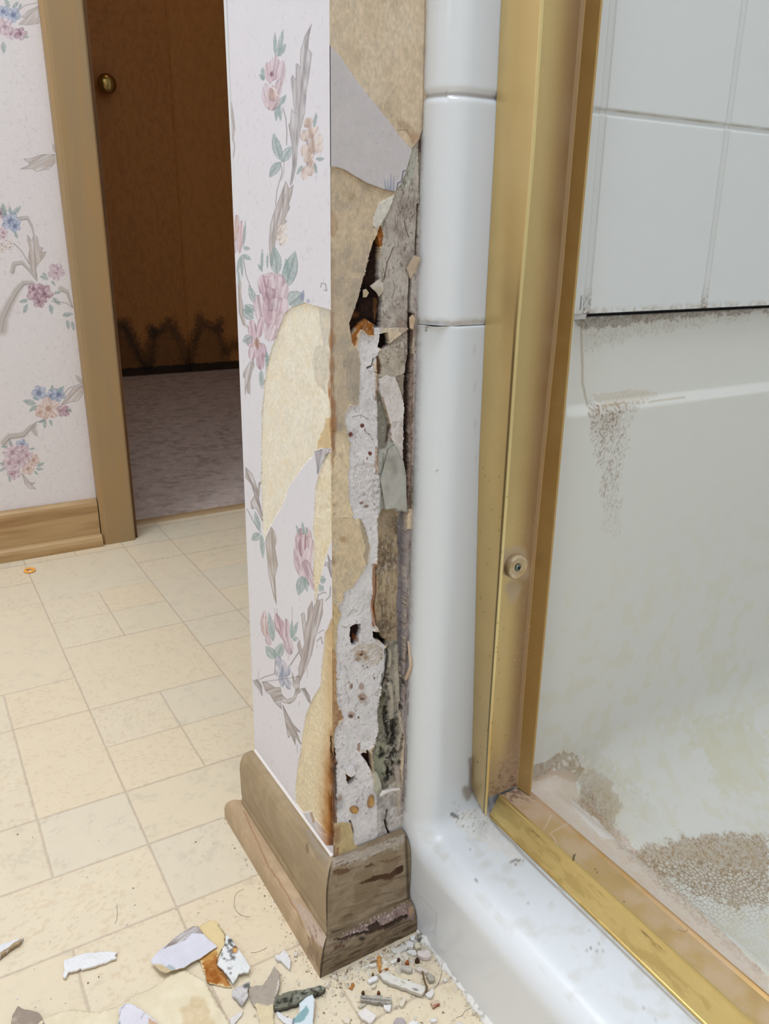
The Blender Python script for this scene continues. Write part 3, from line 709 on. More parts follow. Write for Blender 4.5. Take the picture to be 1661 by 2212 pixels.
# torn-away areas: bare backing
TC, TC2 = (239, 228, 206), (241, 233, 216)
big = L2((424, 232), (450, 215), (505, 192), (545, 186), (590, 200), (640, 212), (690, 226), (760, 244), (790, 1250), (728, 1255), (640, 1262), (612, 1268), (590, 1312), (520, 1392), (480, 1452), (420, 1530), (400, 1600), (372, 1672), (312, 1770), (262, 1870), (240, 1932), (228, 1800), (216, 1500), (218, 1250), (222, 1000), (240, 760), (268, 620), (308, 480), (356, 352), (388, 272))
k = a.poly(big, TC, 1.5, 1.2, h=-0.0016, lay=1, col2=TC2, var=0.04, rough=0.0006)
strip = L2((760, 1275), (722, 1280), (688, 1305), (640, 1450), (612, 1550), (604, 1700), (598, 1850), (600, 1980), (603, 2080)) + L3((528, 350), (540, 420), (545, 545), (575, 400), (602, 260), (642, 120), (690, 20), (760, -40))
a.poly(strip, (232, 216, 184), 1.0, 1.0, h=-0.0014, lay=1, col2=(236, 224, 200), rough=0.001)
low = L3((720, 530), (690, 620), (662, 640), (640, 700), (615, 745), (605, 870), (592, 1000), (582, 1130), (520, 1232), (495, 1300), (470, 1362), (450, 1500), (440, 1600), (410, 1752), (396, 1900), (402, 1995), (470, 2075), (530, 2140), (600, 2212), (800, 2212), (800, 530))
a.poly(low, (230, 213, 180), 1.2, 1.2, h=-0.0016, lay=1, col2=(232, 216, 184), rough=0.0012)
a.poly(L3((455, 2060), (520, 2050), (545, 2110), (640, 2212), (600, 2240)), (214, 206, 204), 1, 1, h=-0.0004, lay=0)
a.poly(L4((600, 480), (650, 470), (672, 530), (700, 600), (770, 640), (800, 655), (800, 745), (770, 735), (690, 650)), (216, 210, 212), 1, 1, h=0.0004, lay=0)
a.line(L4((652, 480), (670, 540)), 3, (170, 140, 90), 0.8)
a.poly(L2((640, 212), (700, 226), (790, 240), (790, 520), (725, 540), (690, 500), (660, 480), (640, 330)), (206, 198, 186), 3, 1, a=0.7)
a.poly(L2((610, 500), (680, 480), (710, 600), (700, 700), (690, 860), (640, 800), (580, 700)), (200, 190, 176), 8, 2, a=0.5)
a.poly(L2((690, 1030), (750, 1040), (760, 1255), (620, 1262), (650, 1150)), (206, 172, 112), 4, 2, a=0.7)
k = a.mask(low); a.tint(k, (196, 150, 88), np.clip(sstep(0.885, 0.842, a.P[k, 1]) * (0.3 + 0.5 * a.m1[k]), 0, 0.8))
k = a.mask(L3((420, 1330), (760, 1330), (780, 2300), (420, 2300)), 0); fy_ = sstep(1560, 1660, a.py[k] + 60 * a.na[k]) * (0.45 + 0.55 * sstep(1600, 1760, a.py[k])); a.tint(k, (190, 136, 70), np.clip(sstep(0.925, 0.845, a.P[k, 1] + 0.02 * a.na[k]) ** 1.5 * fy_ * 1.3 * (0.5 + 0.5 * a.m1[k]), 0, 0.8)); a.tint(k, (160, 98, 34), np.clip(sstep(0.885, 0.845, a.P[k, 1] + 0.015 * a.na[k]) * fy_ * 1.1 * (0.5 + 0.6 * a.m1[k]), 0, 0.85))
k = a.mask(L3((560, 1400), (760, 1400), (760, 2300), (560, 2300)), 0); a.tint(k, (96, 52, 20), np.clip(sstep(1600, 1640, a.py[k] + 50 * a.na[k]) * sstep(0.862, 0.845, a.P[k, 1] + 0.012 * a.na[k]) * (0.7 + 0.9 * (a.m2[k] - 0.3)), 0, 0.95))
for x, y, rx, ry, q in ((722, 470, 6, 16, 0.8), (724, 520, 5, 10, 0.7), (720, 650, 4, 12, 0.7), (726, 740, 5, 9, 0.6), (718, 850, 4, 14, 0.7), (735, 930, 6, 16, 0.8), (740, 1080, 8, 22, 0.8), (738, 1180, 5, 20, 0.7), (730, 1330, 4, 14, 0.5)):
    a.blob(*c2(x, y), rx, ry, (170, 112, 50), q, jit=3)
for x, y, rx, ry, q in ((690, 700, 5, 30, 0.5), (690, 900, 5, 40, 0.5), (680, 1080, 5, 30, 0.7), (700, 1200, 6, 40, 0.6), (690, 1400, 4, 30, 0.4), (660, 1500, 6, 20, 0.3)): a.blob(*c3(x, y), rx, ry, (150, 96, 40), q, jit=3)
for x, y in ((738, 1478), (738, 1516), (742, 1560), (745, 1600), (742, 1760), (748, 1870)): a.blob(*c2(x, y), 3, 4, (140, 118, 92), 0.7)
# grey plume left on the torn corner
a.feather(L2((612, 1272), (680, 1255), (728, 1258), (700, 1300), (660, 1370), (632, 1445), (628, 1380)), (176, 168, 172), (88, 84, 90), spine=L2((632, 1440), (660, 1262)))
a.feather(L3((640, 165), (660, 210), (690, 200), (695, 290), (665, 330), (640, 250), (615, 240), (625, 220), (650, 225)), (170, 160, 158), (96, 88, 88))
for q in ((580, 350, 628, 345, 60), (605, 430, 565, 385, 50)): a.lens(c3(q[0], q[1]), c3(q[2], q[3]), q[4] / 3.402, GN, GNd)
a.line(L2((722, 380), (716, 620), (720, 850), (736, 1050), (742, 1260)), 6, (162, 104, 44), 0.55, jit=5)
a.line(L3((690, 640), (690, 1000), (682, 1200), (700, 1400)), 5, (150, 94, 40), 0.5, jit=5)
# light ragged edge of the torn paper
for e in (big[2:10], big[10:22], strip[2:9], low[1:16]): a.line(e, 1.2, (246, 240, 230), 0.5, jit=1.5)
k = np.nonzero(a.lay == 1)[0]; fib = fbm(a.P[k], (520, 520, 300), 177, 2) - 0.5; mot = fbm(a.P[k], 60, 179, 3) - 0.5
a.col[k] *= (1 + 0.22 * fib + 0.16 * mot)[:, None]; a.tint(k, (226, 204, 168), np.clip((mot - 0.05) * 1.6, 0, 0.35))
P2 = a.P.copy(); P2[:, 0] -= a.h
Fg = grid_faces(*GX.shape) if False else grid_faces(len(ys), len(zs))
fl_ = a.lay[Fg].max(1)
for li, nm, mt in ((0, 'wallpaper', 'paper'), (1, 'torn_backing', 'tan_paper')):
    u, f = sub_mesh(P2, Fg, fl_ == li)
    o = raw_mesh(nm, P2[u], f, M[mt], wing, colors=a.col[u])
    if li: o['label'] = 'cream paper backing where the flowered wallpaper has torn away'

# --- side of the wall (faces the camera): soaked, torn and crumbling
zs = np.concatenate([[0.0, 0.08], np.arange(0.125, 1.30, 0.00062), [1.42, 2.5, 4.8]])
us = np.linspace(0, 1, 210)
GU, GZ = np.meshgrid(us, zs, indexing='ij')
P = np.stack([lean(GZ) + (0.560 - lean(GZ)) * GU, np.full_like(GZ, YE), GZ], -1)
b = Paint(P, (224, 200, 168), 51, 0.05); al = np.arange(len(b.P))
b.tint(al, (226, 210, 184), np.clip((b.m1 - 0.45) * 2, 0, 0.6)); b.tint(al, (204, 182, 148), np.clip((0.45 - b.m1) * 3, 0, 0.5) * 0.8)
# wallpaper remnant
rem = L1((850, 300), (870, 322), (940, 402), (992, 482), (1050, 560), (1110, 640), (1200, 752), (1285, 860), (1340, 942), (1418, 1022), (1392, 1130), (1342, 1262), (1302, 1312), (1222, 1292), (1110, 1252), (1022, 1202), (960, 1162), (900, 1142), (850, 1138))
b.blob(*c1(1390, 880), 30, 10, (150, 110, 66), 0.5, 40, 6); b.line(L1((1320, 890), (1390, 890), (1430, 970)), 2, (120, 84, 48), 0.6, jit=2)
b.blob(*c1(1440, 940), 12, 14, (170, 120, 66), 0.5, 0, 4)
b.poly(rem, (204, 196, 196), 0.6, 0.8, h=0.0018, lay=1, var=0.03)
b.line(rem[-8:-1], 1.4, (150, 116, 76), 0.8, jit=0.8)
for x0, y0, x1, y1, w in ((1240, 1300, 1225, 1215, 6), (1270, 1308, 1272, 1190, 8), (1290, 1310, 1292, 1205, 6), (1255, 1300, 1250, 1230, 5)): b.line([c1(x0, y0), c1(x1, y1)], w * 0.6, (128, 136, 164), 0.65, 1, only=[1])
b.line(L1((1310, 1310), (1320, 1250), (1345, 1240), (1355, 1170), (1370, 1165)), 2.2, (84, 86, 104), 0.85, only=[1])
for k in range(40):
    x = rng.uniform(712, 860); yy = rng.uniform(100, 400); b.line([(x, yy), (x + 0.3, yy + 4)], 1.0, (150, 140, 150), 0.4, only=[1])
# mottled tan paper left of the gash
b.poly(L1((850, 1140), (900, 1144), (960, 1164), (1022, 1204), (1110, 1254), (1222, 1294), (1300, 1316), (1200, 1385), (1160, 1480), (1165, 1650), (1110, 1820), (1090, 1960), (1050, 2060), (1000, 2240), (850, 2240)), (214, 190, 156), 1, 1, h=-0.0012, lay=0, col2=(184, 166, 142), f2=0.2, rough=0.0006)
b.poly(L2((680, 0), (975, 0), (940, 120), (900, 250), (875, 340), (885, 460), (935, 560), (950, 640), (945, 800), (942, 920), (905, 950), (868, 930), (838, 1000), (850, 1140), (760, 1130), (680, 1000)), (206, 184, 154), 1, 1, h=-0.001, lay=0, col2=(178, 162, 140), f2=0.35, rough=0.0006)
b.poly(L2((850, 560), (920, 520), (950, 640), (945, 930), (905, 948), (850, 880)), (168, 156, 140), 2, 1, a=0.6)
b.poly(L1((850, 1420), (900, 1480), (930, 1560), (890, 1620), (850, 1600)), (160, 116, 66), 4, 2, a=0.5)
b.blob(*c1(1010, 1340), 10, 8, (168, 128, 80), 0.5, jit=3); b.blob(*c1(880, 1800), 8, 14, (150, 112, 70), 0.4, jit=3)
b.blob(*c1(1085, 1840), 12, 10, (150, 138, 122), 0.5, jit=3)
b.poly(L2((700, 1100), (760, 1130), (860, 1150), (872, 1230), (870, 1330), (858, 1560), (880, 1680), (900, 1772), (850, 1760), (780, 1760), (700, 1760)), (238, 214, 176), 1, 1, h=-0.0012, lay=0, col2=(226, 204, 166), f2=0.1, var=0.05)
tanlow = L2((690, 1760), (780, 1758), (900, 1770), (950, 1772), (985, 1860), (1002, 1900), (1012, 1990), (985, 2100)) + L3((880, 330), (830, 400), (765, 440), (752, 500), (735, 520), (650, 520))
b.poly(tanlow, (230, 204, 164), 1, 1, h=-0.0008, lay=0, col2=(206, 188, 156), f2=0.2, var=0.05)
b.poly(L2((935, 1760), (975, 1800), (1000, 1900), (1015, 2000), (985, 2110), (970, 2050), (985, 1980), (960, 1890)), (150, 136, 116), 2, 1.5, a=0.75)
b.blob(*c2(825, 1920), 10, 8, (196, 148, 96), 0.7, jit=3); b.blob(*c2(805, 1300), 6, 7, (190, 168, 132), 0.6, jit=2)
b.line(L2((780, 2110), (830, 2060), (845, 1980)), 1, (240, 222, 186), 0.6)
b.poly(L3((650, 510), (700, 530), (725, 580), (745, 605), (720, 680), (712, 900), (690, 900), (650, 900)), (222, 196, 146), 1, 1, h=-0.001, lay=0, col2=(206, 176, 122))
b.poly(L3((650, 860), (708, 880), (712, 1200), (735, 1180), (720, 1310), (760, 1300), (790, 1350), (720, 1390), (690, 1530), (660, 1500)), (200, 160, 104), 1.5, 1.5, h=-0.001, lay=0, col2=(160, 106, 50), f2=0.3)
b.poly(L3((650, 1500), (690, 1520), (712, 1700), (712, 2110), (720, 2240), (640, 2240)), (128, 74, 28), 1.5, 1.5, h=-0.002, lay=0, col2=(70, 40, 20), f2=0.35)
b.poly(L3((672, 1500), (696, 1540), (700, 1660), (684, 1690), (676, 1600)), (34, 22, 16), 1, 1, h=-0.008, lay=4)
b.poly(L3((690, 1700), (712, 1700), (716, 1950), (704, 1990), (694, 1850)), (70, 40, 20), 1, 1, h=-0.006, lay=0)
# grey wet paper on the right
grey = L1((1418, 1020), (1490, 925), (1530, 900), (1540, 2240), (1205, 2240), (1225, 2000), (1196, 1930), (1200, 1800), (1220, 1660), (1232, 1600), (1215, 1535), (1260, 1440), (1302, 1330), (1345, 1262), (1380, 1160))
b.poly(grey, (190, 180, 170), 1, 1, h=-0.002, lay=3, col2=(160, 148, 138), f2=0.3, rough=0.0014)
b.poly(L1((1418, 1020), (1455, 1000), (1440, 1200), (1370, 1300), (1345, 1265), (1385, 1150)), (186, 186, 174), 2, 1, a=0.7)
for k in range(26):
    x = rng.uniform(1250, 1470); y0 = rng.uniform(1150, 2000); b.line(L1((x, y0), (x + rng.uniform(-14, 14), y0 + 70), (x + rng.uniform(-24, 16), y0 + rng.uniform(100, 190))), 1.2, (120, 106, 98), 0.4, jit=7, only=[3], h=-0.0026)
b.line(L1((1375, 1500), (1385, 1570), (1405, 1620)), 2, (80, 66, 58), 0.8, jit=2); b.line(L1((1300, 1690), (1260, 1800), (1225, 1930)), 2.4, (92, 72, 60), 0.8, jit=2)
b.poly(L1((1160, 1480), (1195, 1382), (1305, 1328), (1262, 1440), (1215, 1520), (1180, 1565), (1152, 1540)), (222, 214, 202), 1, 1.5, h=0.0006, lay=2, rough=0.001)
b.poly(L1((1470, 930), (1500, 880), (1500, 1300), (1480, 1420)), (140, 128, 116), 1.5, 1.5, h=-0.003, lay=3, col2=(92, 78, 68))
b.line(L1((1470, 1400), (1462, 1600), (1452, 1760), (1440, 1880)), 3, (60, 48, 42), 0.8, jit=2, h=-0.008)
b.line(L1((1420, 1880), (1412, 2000), (1405, 2240)), 4, (52, 44, 40), 0.75, jit=2, h=-0.01)
# middle strips on the right
b.poly(L2((1075, 560), (1110, 530), (1165, 480), (1300, 380), (1310, 560), (1282, 700), (1272, 950), (1262, 1350), (1270, 1720), (1090, 1760), (1070, 1440), (1070, 850)), (178, 164, 152), 1, 1, h=-0.002, lay=3, col2=(138, 124, 114), f2=0.35, rough=0.0014)
b.poly(L2((1090, 545), (1160, 500), (1270, 470), (1280, 700), (1200, 740), (1085, 730)), (190, 178, 164), 2, 1, h=-0.001, lay=3, col2=(160, 148, 132), f2=0.2)
for pts in (((1150, 480), (1180, 520), (1250, 590)), ((1120, 590), (1200, 595), (1250, 560)), ((1170, 460), (1195, 380)), ((1210, 310), (1215, 380), (1190, 450))): b.line(L2(*pts), 1.1, (110, 94, 84), 0.55, jit=7)
b.poly(L2((1210, 310), (1255, 290), (1300, 330), (1290, 420), (1230, 400)), (150, 128, 116), 2, 1, a=0.6)
b.poly(L2((1086, 745), (1140, 720), (1205, 735), (1240, 830), (1272, 940), (1270, 1100), (1262, 1340), (1230, 1300), (1190, 1230), (1165, 1100), (1130, 960), (1090, 850)), (222, 212, 208), 1, 2, h=0.0004, lay=2, col2=(204, 192, 184), f2=0.1, rough=0.0012)
b.poly(L2((1215, 760), (1280, 700), (1272, 930), (1240, 850)), (150, 136, 118), 3, 2, a=0.7)
b.poly(L2((1066, 830), (1095, 850), (1130, 960), (1165, 1090), (1150, 1200), (1160, 1200), (1140, 1260), (1082, 1300), (1080, 960)), (140, 134, 122), 1, 1.2, h=-0.004, lay=3, col2=(112, 104, 94), f2=0.3)
b.line(L2((1165, 1080), (1150, 1190), (1145, 1210)), 3, (70, 54, 44), 0.8, jit=1.5)
b.line(L2((1110, 880), (1145, 1000), (1168, 1090)), 1.6, (150, 116, 66), 0.8, jit=1)
b.poly(L2((1082, 1300), (1140, 1250), (1160, 1190), (1205, 1230), (1262, 1345), (1276, 1450), (1272, 1600), (1266, 1712), (1205, 1690), (1160, 1678), (1110, 1690), (1082, 1745), (1070, 1600)), (176, 176, 166), 1, 1.2, h=0.0006, lay=3, col2=(152, 148, 138), f2=0.3, rough=0.0012)
for k in range(10): x = rng.uniform(1100, 1170); y0 = rng.uniform(1250, 1560); b.line(L2((x, y0), (x + 6, y0 + 120)), 2, (96, 92, 86), 0.35, jit=2)
# exposed dark wood-like board lower right
b.poly(L2((1080, 1765), (1110, 1700), (1160, 1685), (1225, 1740), (1236, 1900), (1244, 2240), (1080, 2240)), (166, 148, 124), 1, 1, h=-0.004, lay=3, col2=(118, 102, 86), f2=0.3, rough=0.0016)
b.poly(L3((1012, -20), (1165, -20), (1172, 300), (1156, 560), (1164, 800), (1078, 815), (1010, 765), (1000, 640), (975, 560), (1002, 450), (1000, 300), (1012, 150)), (172, 152, 124), 1, 1, h=-0.004, lay=3, col2=(120, 102, 84), f2=0.3, rough=0.0016)
for k in range(30):
    x = rng.uniform(1020, 1150); y0 = rng.uniform(-20, 640); b.line(L3((x, y0), (x + rng.uniform(-8, 8), y0 + rng.uniform(60, 200))), rng.uniform(1.2, 3), rng.choice(((100, 84, 70), (196, 180, 152), (92, 78, 66))), 0.4, jit=2, only=[3])
# slot between wall and shower, shade painted in, and its crumbly strip
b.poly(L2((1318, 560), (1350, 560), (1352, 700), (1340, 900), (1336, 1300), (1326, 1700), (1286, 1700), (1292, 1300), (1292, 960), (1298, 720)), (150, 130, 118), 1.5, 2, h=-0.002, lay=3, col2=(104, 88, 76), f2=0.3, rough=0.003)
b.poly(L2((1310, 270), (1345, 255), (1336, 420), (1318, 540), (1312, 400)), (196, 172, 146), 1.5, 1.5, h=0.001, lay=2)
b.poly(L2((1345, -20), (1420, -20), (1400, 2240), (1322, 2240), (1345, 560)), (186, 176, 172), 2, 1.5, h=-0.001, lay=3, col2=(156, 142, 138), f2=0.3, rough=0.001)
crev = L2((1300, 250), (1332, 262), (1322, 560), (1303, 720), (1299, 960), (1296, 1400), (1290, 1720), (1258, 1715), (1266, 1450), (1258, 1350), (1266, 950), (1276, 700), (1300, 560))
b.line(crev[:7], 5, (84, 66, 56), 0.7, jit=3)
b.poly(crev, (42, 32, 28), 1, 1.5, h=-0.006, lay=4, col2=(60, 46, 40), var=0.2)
b.poly(L2((1228, 1735), (1290, 1700), (1292, 2240), (1244, 2240)), (150, 144, 148), 1, 1, h=-0.012, lay=3)  # purple-grey shade painted on the side of the slot
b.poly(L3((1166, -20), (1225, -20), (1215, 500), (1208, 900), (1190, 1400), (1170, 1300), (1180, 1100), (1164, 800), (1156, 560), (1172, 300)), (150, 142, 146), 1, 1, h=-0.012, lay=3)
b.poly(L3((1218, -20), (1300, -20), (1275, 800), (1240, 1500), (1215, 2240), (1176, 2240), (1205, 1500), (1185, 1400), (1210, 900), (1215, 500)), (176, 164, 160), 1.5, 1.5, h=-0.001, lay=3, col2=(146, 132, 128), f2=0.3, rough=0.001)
for k in range(40):
    x = rng.uniform(1215, 1245); y0 = rng.uniform(0, 2000); b.line(L3((x, y0), (x - 2, y0 + rng.uniform(20, 90))), 1.4, rng.choice(((84, 66, 60), (196, 180, 168), (70, 56, 52))), 0.6, jit=2, only=[3])
# gypsum core showing
gyp = L2((948, 395), (990, 410), (1012, 432), (1055, 422), (1058, 340), (1106, 372), (1096, 480), (1082, 560), (1050, 640), (1060, 760), (1072, 850), (1080, 960), (1080, 1120), (1086, 1222), (1070, 1330), (1080, 1440), (1092, 1560), (1080, 1760), (1086, 1950), (1080, 2050)) + L3((1000, 200), (985, 260), (968, 440), (964, 540), (975, 640), (1000, 700), (978, 740), (985, 790), (1060, 830), (1082, 900), (1066, 1060), (1030, 1190), (1010, 1310), (1022, 1480), (982, 1570), (930, 1620), (898, 1600), (940, 1700), (972, 1770), (985, 1900), (1040, 1930), (1135, 1850), (1172, 1720), (1186, 1900), (1200, 2340), (705, 2340), (712, 2100), (712, 1700), (690, 1520), (700, 1440), (760, 1370), (735, 1300), (710, 1250), (705, 900), (715, 680), (742, 600), (716, 545), (755, 500), (762, 440), (830, 400), (882, 320), (925, 230)) + L2((1000, 2120), (1018, 1990), (1002, 1900), (955, 1772), (900, 1772), (880, 1680), (860, 1560), (872, 1330), (870, 1200), (848, 1100), (836, 1010), (872, 952), (940, 930), (948, 800), (952, 620), (930, 520))
b.poly(gyp, (230, 224, 224), 1, 2.6, h=-0.0034, lay=2, col2=(218, 211, 212), f2=0.0, var=0.06, rough=0.0016)
crumb = L3((830, 850), (900, 820), (980, 830), (1050, 850), (1060, 950), (960, 1010), (880, 960), (840, 900))
b.poly(crumb, (216, 204, 190), 4, 3, a=0.6, h=-0.0042, rough=0.0046, col2=(192, 172, 150), f2=0.0)
for pts in (((900, 1380), (930, 1370), (1070, 1380), (1080, 1720), (990, 1740), (940, 1640)),):
    b.poly(L2(*pts), (220, 212, 210), 5, 3, a=0.7, h=-0.0042, rough=0.0034, col2=(164, 148, 142), f2=-0.5)
for x, y, rx, ry in ((968, 1090, 5, 5), (888, 1155, 5.5, 6), (1030, 1297, 5, 5.5)): b.blob(*c2(x, y), rx, ry, (110, 54, 36), 0.95, jit=2, hard=0.7)
for x, y, rx, ry in ((1020, 1150, 2.5, 1.6), (1005, 1335, 3, 4), (1060, 1670, 2, 2.5), (1000, 1690, 6, 4), (965, 1660, 4, 4), (990, 1110, 1.6, 1.6), (1045, 1190, 1.4, 2.4)): b.blob(*c2(x, y), rx, ry, (122, 78, 64), 0.75, jit=2)
for pts in (((1000, 650), (1030, 680), (1060, 700)), ((1060, 600), (1040, 660), (1010, 668)), ((985, 1110), (1030, 1160), (1048, 1200)), ((960, 840), (1000, 800)), ((900, 1030), (960, 1010), (1010, 1040))): b.line(L2(*pts), 1.0, (160, 146, 142), 0.45, jit=9, h=-0.0042)
b.line(L2((1055, 600), (1045, 650), (1012, 665)), 2.4, (70, 46, 36), 0.9, jit=1, h=-0.01)
for x, y, rx, ry in ((820, 1140, 5, 8), (898, 1140, 7, 9), (910, 1225, 9, 13), (820, 1350, 8, 9), (800, 1110, 3, 5), (888, 1215, 4, 5), (895, 900, 12, 8), (870, 940, 9, 6), (935, 930, 8, 6)): b.blob(*c3(x, y), rx, ry, (150, 104, 58), 0.6, jit=4)
for x, y, rx, ry in ((826, 1142, 2, 6), (905, 1235, 5, 3), (815, 1360, 5, 4), (895, 905, 4, 4), (900, 880, 2, 2), (940, 1000, 2, 2), (910, 990, 2, 2), (1045, 930, 2, 2), (870, 1370, 3, 3), (995, 1080, 2, 3)): b.blob(*c3(x, y), rx, ry, (74, 46, 30), 0.8, jit=3)
for pts in (((735, 970), (755, 1020), (730, 1060)), ((770, 1000), (800, 1080)), ((920, 540), (900, 600), (880, 620)), ((980, 1060), (1010, 1090)), ((800, 1180), (810, 1260)), ((760, 1760), (790, 1720), (840, 1740)), ((900, 1960), (930, 1880)), ((860, 2000), (890, 1950))): b.line(L3(*pts), 1.0, (160, 150, 152), 0.45, jit=9, h=-0.0045)
for k in range(170):
    x = rng.uniform(690, 1060); yy = rng.uniform(420, 2150); b.blob(*c3(x, yy), rng.uniform(0.8, 3.0), rng.uniform(0.8, 3.0), rng.choice(((176, 160, 150), (190, 178, 172), (160, 148, 146), (150, 122, 100), (236, 232, 232))), rng.uniform(0.3, 0.7), jit=3, only=[2])
for k in range(110):
    x = rng.uniform(860, 1090); yy = rng.uniform(420, 2100); b.blob(*c2(x, yy), rng.uniform(0.8, 2.6), rng.uniform(0.8, 2.6), rng.choice(((186, 172, 168), (170, 160, 158), (196, 186, 184), (150, 134, 128), (238, 234, 234))), rng.uniform(0.3, 0.65), jit=3, only=[2])
# chipped, stained lower gypsum
b.poly(L3((780, 1780), (850, 1760), (845, 1830), (800, 1870), (790, 1850)), (140, 92, 50), 2, 2, h=-0.012, lay=2, col2=(90, 58, 36))
b.poly(L3((775, 1740), (830, 1720), (850, 1770), (810, 1800), (780, 1780)), (226, 220, 222), 1, 1, h=0.0004, lay=2)
b.blob(*c3(730, 2000), 14, 20, (140, 138, 140), 0.5, jit=6); b.blob(*c3(735, 1960), 6, 9, (150, 106, 70), 0.5, jit=4)
b.poly(L3((1010, 1930), (1140, 1850), (1176, 1730), (1200, 2340), (1010, 2340)), (206, 198, 192), 2, 2, a=0.8, col2=(150, 142, 136), f2=0.2, h=-0.0038, rough=0.0022)
b.line(L3((1082, 2050), (1076, 2120), (1092, 2212), (1110, 2260)), 2.4, (44, 34, 30), 0.9, jit=1.5, h=-0.014)
b.line(L4((918, 545), (935, 600), (930, 660), (937, 690)), 3, (40, 32, 28), 0.95, jit=1, h=-0.014)
b.line(L4((1150, 540), (1160, 590), (1180, 620)), 2, (44, 34, 30), 0.85, jit=1, h=-0.012)
for x, y, rx, ry, an in ((842, 2045, 9, 8, 0), (963, 1985, 6.5, 14, 12)):
    b.blob(*c3(x, y), rx * 1.2, ry * 1.15, (150, 104, 52), 0.9, an, 1, 0.75); k = b.blob(*c3(x, y), rx * 0.85, ry * 0.85, (204, 160, 96), 0.95, an, 1, 0.6)
    b.h[k] += 0.004
b.poly(L4((805, 550), (850, 540), (916, 548), (930, 620), (936, 690), (962, 690), (944, 752), (900, 765), (818, 778), (800, 760), (806, 680)), (206, 184, 132), 1, 1, h=0.001, lay=0, col2=(196, 170, 110))
b.blob(*c4(815, 620), 12, 22, (150, 96, 36), 0.8, jit=3); b.line(L4((800, 700), (806, 780)), 5, (110, 66, 28), 0.8, jit=1); b.poly(L4((815, 710), (838, 700), (832, 760), (815, 770)), (160, 110, 56), 1, 1)
# mould on the rotten board
mould = L3((1075, 810), (1165, 800), (1182, 1200), (1164, 1400), (1204, 1500), (1172, 1760), (1130, 1850), (1040, 1930), (985, 1860), (975, 1700), (965, 1610), (1022, 1480), (1010, 1310), (1034, 1190), (1066, 1060), (1082, 900))
b.poly(mould, (164, 156, 142), 1.5, 2, h=-0.0045, lay=3, col2=(100, 94, 84), f2=0.25, rough=0.0022)
b.poly(L3((1015, 1260), (1060, 1150), (1075, 1300), (1065, 1470), (1022, 1480)), (104, 102, 80), 2, 2, a=0.6)
b.poly(L3((985, 1700), (1010, 1560), (1070, 1560), (1080, 1800), (1010, 1850)), (146, 148, 124), 3, 2, a=0.75)
for k in range(110):
    x = rng.gauss(1105, 40); yy = rng.uniform(840, 1840)
    b.blob(*c3(x, yy), rng.uniform(1, 6), rng.uniform(2, 9), rng.choice(((30, 28, 24), (40, 36, 32), (24, 22, 20), (150, 142, 128))), rng.uniform(0.5, 0.9), jit=5, only=[3])
for pts, w in ((((1085, 850), (1080, 1000), (1060, 1130)), 6), (((1070, 1300), (1075, 1420), (1090, 1500)), 7), (((1130, 1400), (1140, 1480), (1120, 1560)), 8), (((1150, 1600), (1130, 1660)), 9), (((1040, 1660), (1060, 1640)), 8), (((1090, 1750), (1100, 1830)), 6)): b.line(L3(*pts), w, (26, 24, 20), 0.85, jit=6, h=-0.0062)
for pts, w in ((((1110, 1130), (1120, 1250), (1115, 1370)), 7), (((1150, 850), (1150, 1000), (1170, 1240)), 7), (((1170, 1350), (1190, 1450), (1160, 1600)), 5), (((1110, 880), (1100, 1000)), 5)): b.line(L3(*pts), w, (186, 176, 160), 0.8, jit=3, h=-0.002)
b.poly(L3((978, 1770), (1000, 1760), (1030, 1830), (1042, 1900), (1020, 1935), (985, 1905)), (190, 186, 166), 1, 1, h=0.0, lay=2)
b.poly(L3((1130, 1725), (1166, 1718), (1178, 1900), (1172, 2100), (1150, 2000), (1140, 1850)), (200, 188, 176), 1, 1, h=0.0005, lay=2, col2=(176, 160, 146))
# cavities, shallow with their shade painted dark, and rust
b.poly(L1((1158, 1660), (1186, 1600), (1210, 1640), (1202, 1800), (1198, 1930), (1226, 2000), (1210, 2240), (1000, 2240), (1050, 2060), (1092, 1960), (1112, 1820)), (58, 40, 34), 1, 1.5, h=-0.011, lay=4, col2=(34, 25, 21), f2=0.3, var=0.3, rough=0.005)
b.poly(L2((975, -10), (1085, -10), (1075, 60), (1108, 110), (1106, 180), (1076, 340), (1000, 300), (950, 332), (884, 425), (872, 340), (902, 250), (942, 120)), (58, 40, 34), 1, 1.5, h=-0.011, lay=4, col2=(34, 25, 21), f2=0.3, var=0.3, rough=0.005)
b.poly(L2((1076, 150), (1104, 140), (1102, 250), (1080, 340)), (120, 84, 52), 1, 2, a=0.7); b.blob(*c2(935, 270), 12, 7, (120, 74, 40), 0.6, jit=5)
b.poly(L1((1186, 1600), (1200, 1540), (1218, 1538), (1228, 1600), (1224, 1680), (1208, 1690), (1196, 1640)), (164, 102, 50), 1, 1.5, h=-0.002, lay=3, col2=(120, 70, 30))
b.poly(L2((884, 430), (950, 338), (1000, 302), (1055, 342), (1052, 420), (1012, 425), (985, 395), (950, 378), (930, 420), (925, 470), (908, 512), (888, 470)), (176, 116, 58), 1, 1.5, h=-0.003, lay=3, col2=(140, 82, 34), f2=0.2, rough=0.003)
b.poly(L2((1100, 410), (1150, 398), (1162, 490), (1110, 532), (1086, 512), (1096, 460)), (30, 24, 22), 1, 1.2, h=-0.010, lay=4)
b.poly(L2((1070, 590), (1086, 570), (1106, 650), (1100, 710), (1074, 720), (1066, 670)), (120, 92, 66), 1, 1, h=-0.006, lay=3)
b.line(L2((1068, 720), (1074, 850), (1070, 900)), 3, (160, 104, 52), 0.85, jit=1); b.line(L2((1076, 1250), (1072, 1340), (1076, 1440)), 3, (170, 116, 60), 0.8, jit=1.2)
